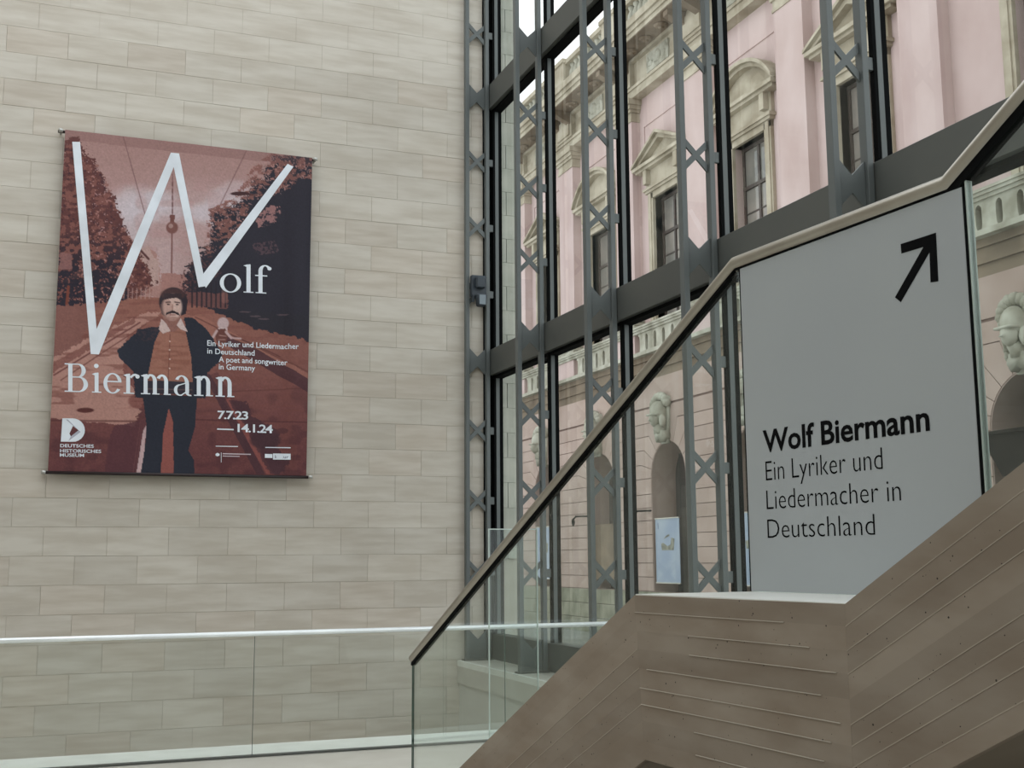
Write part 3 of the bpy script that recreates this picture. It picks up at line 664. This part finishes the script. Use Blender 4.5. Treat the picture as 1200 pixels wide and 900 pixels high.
serif_text('Biermann', (75.5, 459.3), (em, em*0.0315), (0, -50.5), 'lettering')
tot = sum(GL[c][1] for c in 'olf')
em = 57.5/tot
serif_text('olf', (257.0, 342.2), (em, em*0.04), (0, -47), 'lettering')
def small(txt, x0, y0, x1, y1, cap, m=M['white_print'], bold=0.0, spacing=1.0):
    """baseline from (x0,y0) to (x1,y1) on the sheet"""
    fn = lambda u, v: on_cloth(*sheet(x0+(x1-x0)*u, y0+(y1-y0)*u - v))
    return put_text(txt, fn, 0, 1, 0, cap, m, ban, bold, spacing)
small('Ein Lyriker und Liedermacher', 243.8, 405.4, 350.2, 409.8, 6.4, bold=0.012)
small('in Deutschland', 243.8, 414.6, 299.2, 417.2, 6.4, bold=0.012)
small('A poet and songwriter', 257.5, 424.2, 337.6, 428.2, 6.4, bold=0.012)
small('in Germany', 257.5, 432.9, 299.8, 434.9, 6.4, bold=0.012)
small('7.7.23', 256, 491.0, 291.8, 492.0, 9.6, bold=0.02, spacing=0.85)
small('14.1.24', 279.5, 506.4, 320.8, 507.8, 9.6, bold=0.02, spacing=0.85)
small('DEUTSCHES', 71.5, 524.6, 111, 525.2, 3.9, bold=0.02)
small('HISTORISCHES', 71.2, 530.6, 119.7, 531.3, 3.9, bold=0.02)
small('MUSEUM', 71, 535.6, 99.6, 536.0, 3.9, bold=0.02)
def patch(polys, m, name='print_mark', e=0.006):
    mb = MB()
    for p in polys: mb.add([on_cloth(*sheet(*q_), e) for q_ in p], [tuple(range(len(p)))])
    return mb.build(name, m, ban)
patch([[(255.5, 502.2), (275, 502.8), (275, 504.4), (255.5, 503.8)],
       ], M['white_print'])
patch([[(254, 522.6), (280, 522.9), (280, 523.9), (254, 523.5)]], M['white_print'])
patch([[(312, 523.9), (341.5, 524.3), (341.5, 525.4), (312, 524.9)]], M['white_print'])
# emblem of the museum: a folded D
cx, cy = 81.5, 504.0
Dp = [(74, 490.5), (86, 490.6)] + [(86+14.8*math.sin(a)*0.98, 504.5-13.9*math.cos(a)) for a in [math.pi*k/12 for k in range(1, 12)]] + [(85, 518.2), (72.2, 518)]
hole = [(86.5, 499.5), (93, 504.6), (84, 511.8), (82.3, 508.5)]
patch([[(74, 490.5), (86, 490.6), (86.5, 499.5), (82.3, 508.5), (80, 518.1), (72.2, 518)],
       [(86, 490.6)] + Dp[2:8] + [(93, 504.6), (86.5, 499.5)],
       [(93, 504.6)] + Dp[7:13] + [(85, 518.2), (80, 518.1), (84, 511.8)], [(82.3, 508.5), (84, 511.8), (80, 518.1)]], M['white_print'], 'emblem')
patch([[(84, 511.8), (93, 504.6), (95.5, 506.5), (81, 517.5)], [(78, 492), (80.5, 492), (93, 504.6), (90, 502.2)]], mat('emblem_fold', (176, 178, 190), 0.8), 'emblem', 0.008)
# sponsor line: eagle mark, rule and faint small print, light tag
patch([[(253.8, 532), (256, 530.8), (258.5, 532), (258.5, 534), (256, 535), (253.8, 534)], [(260.2, 530.5), (260.8, 530.5), (260.8, 542), (260.2, 542)]], M['white_print'])
patch([[(262.2, 531.2), (295, 532.0), (295, 533.2), (262.2, 532.4)], [(262.2, 534.0), (282, 534.5), (282, 535.5), (262.2, 535.0)]], M['white_print_dim'])
patch([[(311.5, 532), (320.4, 532.2), (320.4, 536.8), (311.5, 536.6)]], M['white_print']); patch([[(321, 531.4), (341.5, 531.8), (341.5, 538.8), (321, 538.6)]], M['white_print'])
pb = small('kultur', 323.5, 537.0, 339, 537.3, 3.6, mat('tag_ink', (110, 116, 130), 0.8), bold=0.01)
for v in pb.data.vertices: v.co.y -= 0.004

# ------------------------------------------------------------------ old palace across the street
tag(MB().box(XG+0.05, 60, -20, 90, -1.6, -1.3).build('ground', M['street']), kind='structure')
tag(MB().box(XG-0.2, XG+0.05, -8, YW, -1.6, 0.0).build('wall_base', M['plaster']), kind='structure')
pal = _thing('palace', 'pink baroque palace with cream pediment windows and rusticated arches across the street', 'building', None, (20.5, 37.3, -1.3))
pal.location = (0, 0, 0)
BAY = 5.65
YC = [20.33 + BAY*k for k in range(0, 7)]          # window axes
PC = [YC[0]-BAY/2 + BAY*k for k in range(0, 8)]    # pilaster axes
Y0, Y1 = PC[0]-0.8, PC[-1]+0.8
XF = 20.5
_cache = {}
def rep(key, fn, name, m, parent, y, smooth=False):
    """shared mesh placed at several bays; geometry written around y = 0"""
    if key not in _cache: _cache[key] = fn().mesh(name, m, smooth)
    return link(name, _cache[key], parent, (0, y, 0))
# upper wall with window openings
OW = 0.95
def up_wall():
    return (MB().box(XF, XF+0.7, -BAY/2, -OW, 9.0, 19.4).box(XF, XF+0.7, OW, BAY/2, 9.0, 19.4).box(XF, XF+0.7, -OW, OW, 15.0, 19.4).box(XF, XF+0.7, -OW, OW, 9.0, 10.25))
YU = [YC[0]-1.05] + YC[1:]                        # the end window sits a little further along
def end_wall():
    return (MB().box(XF, XF+0.7, -BAY/2, -OW-1.05, 9.0, 19.4).box(XF, XF+0.7, OW-1.05, BAY/2, 9.0, 19.4).box(XF, XF+0.7, -OW-1.05, OW-1.05, 15.0, 19.4).box(XF, XF+0.7, -OW-1.05, OW-1.05, 9.0, 10.25))
rep('upw0', end_wall, 'upper_wall', M['pink'], pal, YC[0])
for y in YC[1:]: rep('upw', up_wall, 'upper_wall', M['pink'], pal, y)
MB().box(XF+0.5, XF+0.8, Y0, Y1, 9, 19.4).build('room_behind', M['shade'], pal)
def fyz(u, v, w_): return (w_, u, v)
# windows
def win_frame():
    m = MB()
    for y in (-OW, -0.06, OW-0.12): m.box(XF+0.26, XF+0.34, y, y+0.12, 10.25, 15.0)
    for z in (10.25, 13.55, 14.88): m.box(XF+0.25, XF+0.34, -OW, OW, z, z+0.12)
    return m
def muntins():
    m = MB()
    for z in (11.08, 11.91, 12.72): m.box(XF+0.28, XF+0.32, -OW, OW, z, z+0.045)
    return m
pane_me = MB().box(XF+0.305, XF+0.315, 0, 0.8, 0, 0.8).mesh('pane', M['pane'])
pane_top = MB().box(XF+0.305, XF+0.315, 0, 0.8, 0, 1.22).mesh('pane', M['pane'])
for y in YU:
    f = rep('wf', win_frame, 'window', M['dark_wood'], pal, y)
    mu = rep('mu', muntins, 'muntins', M['dark_wood'], f, 0)
    for yy in (-0.84, 0.05):
        for z in (10.34, 11.12, 11.95, 12.76): link('pane', pane_me, f, (0, yy, z-0.02))
        link('pane', pane_top, f, (0, yy, 13.67))
# stone surrounds
def surround():
    m = MB()
    for s in (-1, 1):
        a, b = sorted((s*OW, s*1.33)); m.box(XF-0.12, XF+0.26, a, b, 10.1, 15.2)
        a, b = sorted((s*(OW+0.1), s*1.25)); m.box(XF-0.16, XF-0.12, a, b, 10.1, 15.2)
    m.box(XF-0.12, XF+0.26, -1.33, 1.33, 15.0, 15.22)
    return m
def head():
    return MB().box(XF-0.2, XF, -1.42, 1.42, 15.22, 15.32).box(XF-0.26, XF, -1.5, 1.5, 15.32, 15.42)
def frieze():
    m = MB().box(XF-0.14, XF, -1.42, 1.42, 15.42, 16.1)
    for y in (-1.3, 1.05): m.box(XF-0.34, XF, y, y+0.25, 15.55, 16.1)
    return m
def ped_base():
    return MB().box(XF-0.36, XF, -1.85, 1.85, 16.1, 16.2).box(XF-0.47, XF, -1.95, 1.95, 16.2, 16.33)
def tri():
    m = MB()
    m.prism([(-1.9, 16.33), (1.9, 16.33), (0, 17.1)], fyz, XF-0.10, XF)
    for s in (-1, 1):
        m.prism([(s*1.98, 16.33), (s*1.98, 16.43), (0, 17.32), (0, 17.2)], fyz, XF-0.50, XF)
        m.prism([(s*1.78, 16.33), (s*1.98, 16.35), (0, 17.2), (0, 17.02)], fyz, XF-0.36, XF)
    return m
def segm():
    m = MB(); n = 14
    R_ = 2.35; zc = 17.3-R_; a0 = math.asin(min(1, 1.97/R_))
    out = [(R_*math.sin(a), zc+R_*math.cos(a)) for a in [-a0+2*a0*k/n for k in range(n+1)]]
    out = [(y, 16.38+(z-out[0][1])) for y, z in out]; top_ = max(z for _, z in out)
    m.prism([(-1.9, 16.33)] + [(y*0.93, z-0.14) for y, z in out] + [(1.9, 16.33)], fyz, XF-0.10, XF)
    for k in range(n):
        (ya, za), (yb, zb) = out[k], out[k+1]
        m.prism([(ya, za-0.02), (yb, zb-0.02), (yb, zb+0.11), (ya, za+0.11)], fyz, XF-0.50, XF)
        m.prism([(ya*0.95, za-0.14), (yb*0.95, zb-0.14), (yb, zb-0.02), (ya, za-0.02)], fyz, XF-0.36, XF)
    return m
for i, y in enumerate(YU):
    sfr = rep('sur', surround, 'window_surround', M['cream'], pal, y)
    rep('head', head, 'head_moulding', M['cream'], sfr, 0); rep('fri', frieze, 'window_frieze', M['cream'], sfr, 0)
    pb_ = rep('pedb', ped_base, 'pediment_cornice', M['cream'], sfr, 0)
    pd = rep('tri' if i % 2 else 'seg', tri if i % 2 else segm, 'pediment', M['cream'], pal, y)
    pf_ = rep('pf', lambda: MB().box(XF-0.04, XF, -1.75, 1.75, 18.02, 18.14).box(XF-0.04, XF, -1.75, -1.66, 16.9, 18.02).box(XF-0.04, XF, 1.66, 1.75, 16.9, 18.02), 'wall_panel_frame', M['pink'], pal, y)
# pilasters, bases, capitals, pedestals
for y in PC:
    p = rep('pil', lambda: MB().box(XF-0.36, XF, -0.74, 0.74, 10.6, 18.35), 'pilaster', M['pink'], pal, y)
    rep('pilb', lambda: MB().box(XF-0.52, XF, -0.90, 0.90, 10.1, 10.24).box(XF-0.46, XF, -0.84, 0.84, 10.28, 10.40).box(XF-0.42, XF, -0.79, 0.79, 10.24, 10.28).box(XF-0.43, XF, -0.80, 0.80, 10.44, 10.54).box(XF-0.38, XF, -0.76, 0.76, 10.40, 10.60), 'pilaster_base', M['cream_green'], p, 0)
    rep('pilc', lambda: MB().box(XF-0.40, XF, -0.78, 0.78, 18.35, 18.45).box(XF-0.37, XF, -0.75, 0.75, 18.45, 18.72).box(XF-0.44, XF, -0.82, 0.82, 18.72, 18.84).box(XF-0.50, XF, -0.88, 0.88, 18.84, 19.0).box(XF-0.58, XF, -0.96, 0.96, 19.0, 19.22), 'capital', M['cream'], p, 0)
    rep('ped', lambda: MB().box(XF-0.50, XF, -0.88, 0.88, 9.1, 9.95), 'pedestal', M['pink'], pal, y)
# balustrade below the windows: top rail, base rail and stout balusters
MB().box(XF-0.62, XF, Y0, Y1, 9.95, 10.03).box(XF-0.56, XF, Y0, Y1, 9.86, 9.95).box(XF-0.66, XF, Y0, Y1, 10.03, 10.10).build('balustrade_rail', M['cream_green'], pal)
MB().box(XF-0.66, XF, Y0, Y1, 8.98, 9.12).build('balustrade_sill', M['cream_green'], pal)
def baluster():
    o = [(0.327, 9.86), (0.327, 9.78), (0.28, 9.76), (0.235, 9.70), (0.225, 9.60), (0.225, 9.30), (0.25, 9.20), (0.327, 9.12)]
    return MB().prism([(-a, b) for a, b in o] + [(a, b) for a, b in o[::-1]], fyz, XF-0.50, XF-0.18)
for y in YC:
    for k in range(-2, 3): rep('bal', baluster, 'baluster', M['cream_green'], pal, y+k*0.655)
MB().box(XF-0.18, XF, Y0, Y1, 9.1, 9.9).build('balustrade_back', M['pink'], pal)
# brown stone band, darkened in colour for the shade under the balcony
MB().box(XF-0.42, XF, Y0, Y1, 8.78, 8.98).box(XF-0.34, XF, Y0, Y1, 8.50, 8.78).box(XF-0.38, XF, Y0, Y1, 8.40, 8.50).box(XF-0.30, XF, Y0, Y1, 8.1, 8.40).build('band_course', M['brown_shade_stone'], pal)
# ground floor: arches with radiating rusticated blocks
XR = 20.2
ZS = 4.47; RA = 1.28
th = [0, 15, 31, 49, 69]; zk = [4.47, 5.0, 5.53, 6.02, 6.5, 7.08]
kx = [RA, 2.05, 1.78, 1.36, 0.80]
def backing():
    m = MB(); arcp = [(RA*math.cos(math.radians(a)), ZS+RA*math.sin(math.radians(a))) for a in range(0, 91, 9)]
    for s in (-1, 1):
        m.box(XR+0.04, XR+1.1, *sorted((s*RA, s*BAY/2)), 0.4, ZS)
        for k in range(len(arcp)-1):
            (ya, za), (yb, zb) = arcp[k], arcp[k+1]
            m.prism([(s*ya, za), (s*yb, zb), (s*yb, 8.2), (s*ya, 8.2)], fyz, XR+0.04, XR+1.1)
        m.box(XR+0.04, XR+1.1, *sorted((s*RA, s*BAY/2)), ZS, 8.2)
    return m
def liner():
    m = MB(); t_ = 0.03
    for s in (-1, 1): m.box(XR+0.02, XR+1.0, *sorted((s*RA, s*(RA-t_))), 0.4, ZS)
    pts = [(math.cos(math.radians(a)), math.sin(math.radians(a))) for a in range(0, 181, 9)]
    for (a, b), (c_, d_) in zip(pts[:-1], pts[1:]):
        r2 = RA-t_; m.prism([(RA*a, ZS+RA*b), (RA*c_, ZS+RA*d_), (r2*c_, ZS+r2*d_), (r2*a, ZS+r2*b)], fyz, XR+0.02, XR+1.0)
    return m
def block(poly, s): return lambda: MB().prism([(s*a, b) for a, b in poly], fyz, XR, XR+0.06)
J = 0.026
low = [0.4, 0.91, 1.41, 1.95, 2.43, 2.94, 3.4, 3.9, 4.47]
for y in YC:
    rep('back', backing, 'arcade_wall', M['pink_joint'], pal, y)
    for s in (-1, 1):
        for k in range(8):
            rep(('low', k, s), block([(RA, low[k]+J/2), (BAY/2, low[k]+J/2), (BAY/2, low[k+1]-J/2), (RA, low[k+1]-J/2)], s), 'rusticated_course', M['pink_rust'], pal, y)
        for k in range(4):
            a0, a1 = th[k]+0.5, th[k+1]-0.5; n = 4
            arcp = [(RA*math.cos(math.radians(a0+(a1-a0)*q_/n)), ZS+RA*math.sin(math.radians(a0+(a1-a0)*q_/n))) for q_ in range(n+1)]
            poly = [(BAY/2, zk[k]+J/2), (kx[k]+0.001 if k else RA+0.01, zk[k]+J/2)] + arcp + [(kx[k+1], zk[k+1]-J/2), (BAY/2, zk[k+1]-J/2)]
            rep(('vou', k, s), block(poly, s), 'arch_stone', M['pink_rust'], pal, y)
        arcp = [(RA*math.cos(math.radians(a)), ZS+RA*math.sin(math.radians(a))) for a in (69.5, 76, 82)]
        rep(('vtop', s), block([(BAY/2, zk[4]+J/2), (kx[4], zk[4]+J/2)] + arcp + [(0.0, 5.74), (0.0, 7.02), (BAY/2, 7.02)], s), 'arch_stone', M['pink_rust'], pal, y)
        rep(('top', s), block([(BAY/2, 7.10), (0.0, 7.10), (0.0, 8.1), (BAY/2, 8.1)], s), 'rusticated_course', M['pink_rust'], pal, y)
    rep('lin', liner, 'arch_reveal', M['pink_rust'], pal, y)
    rep('inf', lambda: MB().box(XR+1.0, XR+1.15, -RA, RA, 0.4, ZS+RA), 'arch_infill', M['niche'], pal, y)
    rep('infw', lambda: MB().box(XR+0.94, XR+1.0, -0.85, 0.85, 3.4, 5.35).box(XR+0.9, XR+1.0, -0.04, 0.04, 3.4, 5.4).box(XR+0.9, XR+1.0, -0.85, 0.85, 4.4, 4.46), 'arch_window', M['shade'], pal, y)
# carved plumed helmets on the arch crowns
def helmet():
    m = MB(); cx_ = XR-0.28
    m.prism([(-0.26, 5.62), (0.26, 5.62), (0.42, 7.3), (-0.42, 7.3)], fyz, XR-0.12, XR+0.04)
    m.ball((cx_, 0, 6.75), (0.36, 0.36, 0.40), 14, 9)                 # skull
    m.ball((cx_-0.18, 0, 6.5), (0.22, 0.25, 0.30), 12, 8)              # face / visor
    m.box(cx_-0.40, cx_-0.1, -0.30, 0.30, 6.60, 6.66)                  # brow
    m.prism([(cx_-0.48, 6.42), (cx_-0.2, 6.36), (cx_-0.2, 6.56)], lambda u, v, w_: (u, w_, v), -0.06, 0.06)
    for k in range(9):                                                  # plume over the crown
        a = math.radians(-30+k*24); m.ball((cx_+0.05-0.1*math.cos(a), 0.42*math.cos(a)*0.9, 6.95+0.36*math.sin(a)), (0.17, 0.17, 0.16), 8, 6, 0.12)
    for k in range(5): m.ball((cx_+0.02, 0.42-0.02*k, 6.72-0.17*k), (0.13, 0.13-0.01*k, 0.12), 8, 6, 0.12)
    for s in (-1, 1): m.ball((cx_-0.02, s*0.32, 6.42), (0.14, 0.12, 0.24), 8, 6, 0.1)
    m.lathe([(0.20, 5.98), (0.22, 6.1), (0.28, 6.22), (0.2, 6.34)], (cx_+0.05, 0, 0), 12)   # neck
    m.prism([(-0.34, 5.86), (-0.2, 5.66), (0.0, 5.80), (0.2, 5.66), (0.34, 5.86), (0.3, 6.08), (-0.3, 6.08)], fyz, XR-0.34, XR)
    m.v = [(x, y_*0.84, z_) for x, y_, z_ in m.v]
    return m
for y in YC: rep('helm', helmet, 'carved_helmet', M['cream_green'], pal, y, True)
# plinth
for r_ in range(3):
    yy = Y0 + (0.9 if r_ % 2 else 0)
    while yy < Y1:
        link('plinth_stone', ubox(0.5, 1.78, 0.55, M['plinth'], 0.012), pal, (XR-0.12-0.05*(2-r_), yy, -1.3+0.567*r_)); yy += 1.8
MB().box(XR-0.05, XR+0.5, Y0, Y1, -1.3, 0.4).build('plinth_core', M['pink_joint'], pal)
# stone basket-like ledge in the nearest arch, iron brackets, infill board
MB().prism([(-1.32, 4.30), (1.1, 4.30), (0.9, 3.9), (0.55, 3.35), (-0.75, 3.35), (-1.1, 3.9)], fyz, XR-0.42, XR+0.5).box(XR-0.5, XR+0.5, -1.38, 1.2, 4.30, 4.38).build('arch_basin', M['iron'], pal).location = (0, YC[0], 0)
for y in (YC[3]+2.05, YC[4]+1.95, YC[5]+1.95):
    MB().tube([(XR+0.02, y-0.75, 3.30), (XR-0.25, y-0.1, 3.30), (XR-0.3, y, 3.2), (XR-0.3, y+0.08, 2.92)], 0.035, 8).ball((XR-0.3, y+0.05, 3.08), (0.07, 0.09, 0.16), 8, 6).build('iron_bracket', M['iron'], pal)
MB().box(XR+0.3, XR+0.36, -1.2, 1.2, 0.75, 2.95).build('infill_board', M['brown_shade_stone'], pal).location = (0, YC[4], 0)
# entablature
MB().box(XF-0.42, XF+0.3, Y0, Y1, 19.22, 19.36).box(XF-0.30, XF+0.3, Y0, Y1, 19.36, 19.62).box(XF-0.36, XF+0.3, Y0, Y1, 19.62, 19.74).build('architrave', M['cream'], pal)
MB().box(XF-0.22, XF+0.3, Y0, Y1, 19.74, 20.75).build('frieze', M['cream'], pal)
def relief():
    m = MB()
    m.box(XF-0.30, XF-0.2, -0.85, 0.85, 19.82, 20.55)
    m.ball((XF-0.28, 0, 20.2), (0.12, 0.32, 0.26), 10, 8, 0.06)
    for s in (-1, 1):
        m.ball((XF-0.27, s*0.5, 20.12), (0.10, 0.20, 0.14), 8, 6, 0.15); m.ball((XF-0.27, s*0.72, 20.3), (0.08, 0.10, 0.16), 8, 6, 0.15)
    return m
for y in YC: rep('rel', relief, 'carved_panel', M['cream_green'], pal, y, False)
for y in PC: rep('relp', lambda: MB().box(XF-0.42, XF, -0.80, 0.80, 19.74, 20.75).box(XF-0.48, XF, -0.62, 0.62, 19.85, 20.6), 'frieze_block', M['cream'], pal, y)
MB().box(XF-1.25, XF+0.3, Y0, Y1, 20.85, 21.02).box(XF-1.33, XF+0.3, Y0, Y1, 21.02, 21.2).box(XF-1.42, XF+0.3, Y0, Y1, 21.2, 21.48).box(XF-0.4, XF+0.3, Y0, Y1, 20.7, 20.86).build('main_cornice', M['cream'], pal)
MB().box(XF-1.22, XF-0.2, Y0, Y1, 20.82, 20.86).build('cornice_soffit', M['brown_shade_stone'], pal)  # shade of the cornice underside is put into this brown colour
for y in PC:
    for d_ in (-0.55, 0.55): rep('mod', lambda: MB().prism([(0, 20.82), (-0.95, 20.82), (-0.95, 20.62), (-0.55, 20.45), (-0.2, 20.3), (0, 20.15)], lambda u, v, w_: (XF-0.2+u, w_, v), -0.16, 0.16), 'console', M['brown_shade_stone'], pal, y+d_)
for y in YC:
    for d_ in (-1.2, 0, 1.2): rep('rose', lambda: MB().lathe([(0.28, -0.02), (0.22, -0.08), (0.12, -0.10), (0.08, -0.16)], (XF-0.75, 0, 20.82), 10), 'rosette', M['brown_shade_stone'], pal, y+d_)
# attic balustrade on the roof edge
MB().box(XF-0.75, XF-0.2, Y0, Y1, 21.48, 21.78).box(XF-0.72, XF-0.2, Y0, Y1, 22.88, 23.08).build('attic_rail', M['cream'], pal)
for y in PC: rep('att', lambda: MB().box(XF-0.8, XF-0.1, -0.9, 0.9, 21.48, 22.95).box(XF-0.88, XF-0.1, -0.98, 0.98, 22.95, 23.12), 'attic_pier', M['cream'], pal, y)
def attbal(): return MB().lathe([(0.14, 21.78), (0.14, 21.9), (0.08, 22.0), (0.17, 22.3), (0.15, 22.5), (0.07, 22.7), (0.13, 22.8), (0.13, 22.88)], (XF-0.46, 0, 0), 8)
for y in YC:
    for k in range(-4, 5): rep('atb', attbal, 'attic_baluster', M['cream_green'], pal, y+k*0.42, True)
MB().box(XF+0.3, XF+9, Y0, Y1, 21.0, 21.3).build('roof', M['lead'], pal)
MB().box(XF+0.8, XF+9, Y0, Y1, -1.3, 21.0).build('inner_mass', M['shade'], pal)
# exhibition banners hung in the arches
def banner(y, label, glyph):
    o = _thing('street_banner', label, 'banner', 'blue exhibition banners in the palace arches', (0, y, 0))
    xb = XR-0.06
    c_ = MB().box(xb-0.02, xb, -0.87, 0.87, 0.72, 2.98).build('sheet', M['banner_blue'], o)
    MB().box(xb-0.04, xb+0.02, -0.89, 0.89, 2.96, 3.0).build('rod', M['rail_steel'], o); MB().box(xb-0.04, xb+0.02, -0.89, 0.89, 0.70, 0.74).build('rod', M['rail_steel'], o)
    MB().prism([(0.42, 1.86), (-0.45, 1.86), (-0.52, 2.25), (-0.30, 2.30), (-0.22, 2.05), (0.0, 2.0), (0.30, 2.12), (0.46, 2.1)], fyz, xb-0.024, xb-0.02).prism([(0.3, 2.24), (-0.18, 2.36), (-0.12, 2.42), (0.1, 2.36)], fyz, xb-0.024, xb-0.02).build('picture', M['banner_art'], o)
    if glyph:
        me_ = text_mesh(glyph, 0.03); me_.name = 'lettering'
        for v in me_.vertices: v.co = (xb-0.024, 0.74-v.co.x*0.30, 2.62+v.co.y*0.30)
        me_.materials.clear(); me_.materials.append(M['banner_ink']); link('lettering', me_, o)
    return o
banner(YC[3]-0.0, 'pale blue exhibition banner in the arch below the helmet, left of the nearer lattice truss', '1')
banner(YC[2]+0.1, 'pale blue exhibition banner half hidden behind the left edge of the grey-white panel', 'D')
banner(YC[5]+0.1, 'pale blue exhibition banner seen as a thin strip farthest away, near the lattice truss', None)
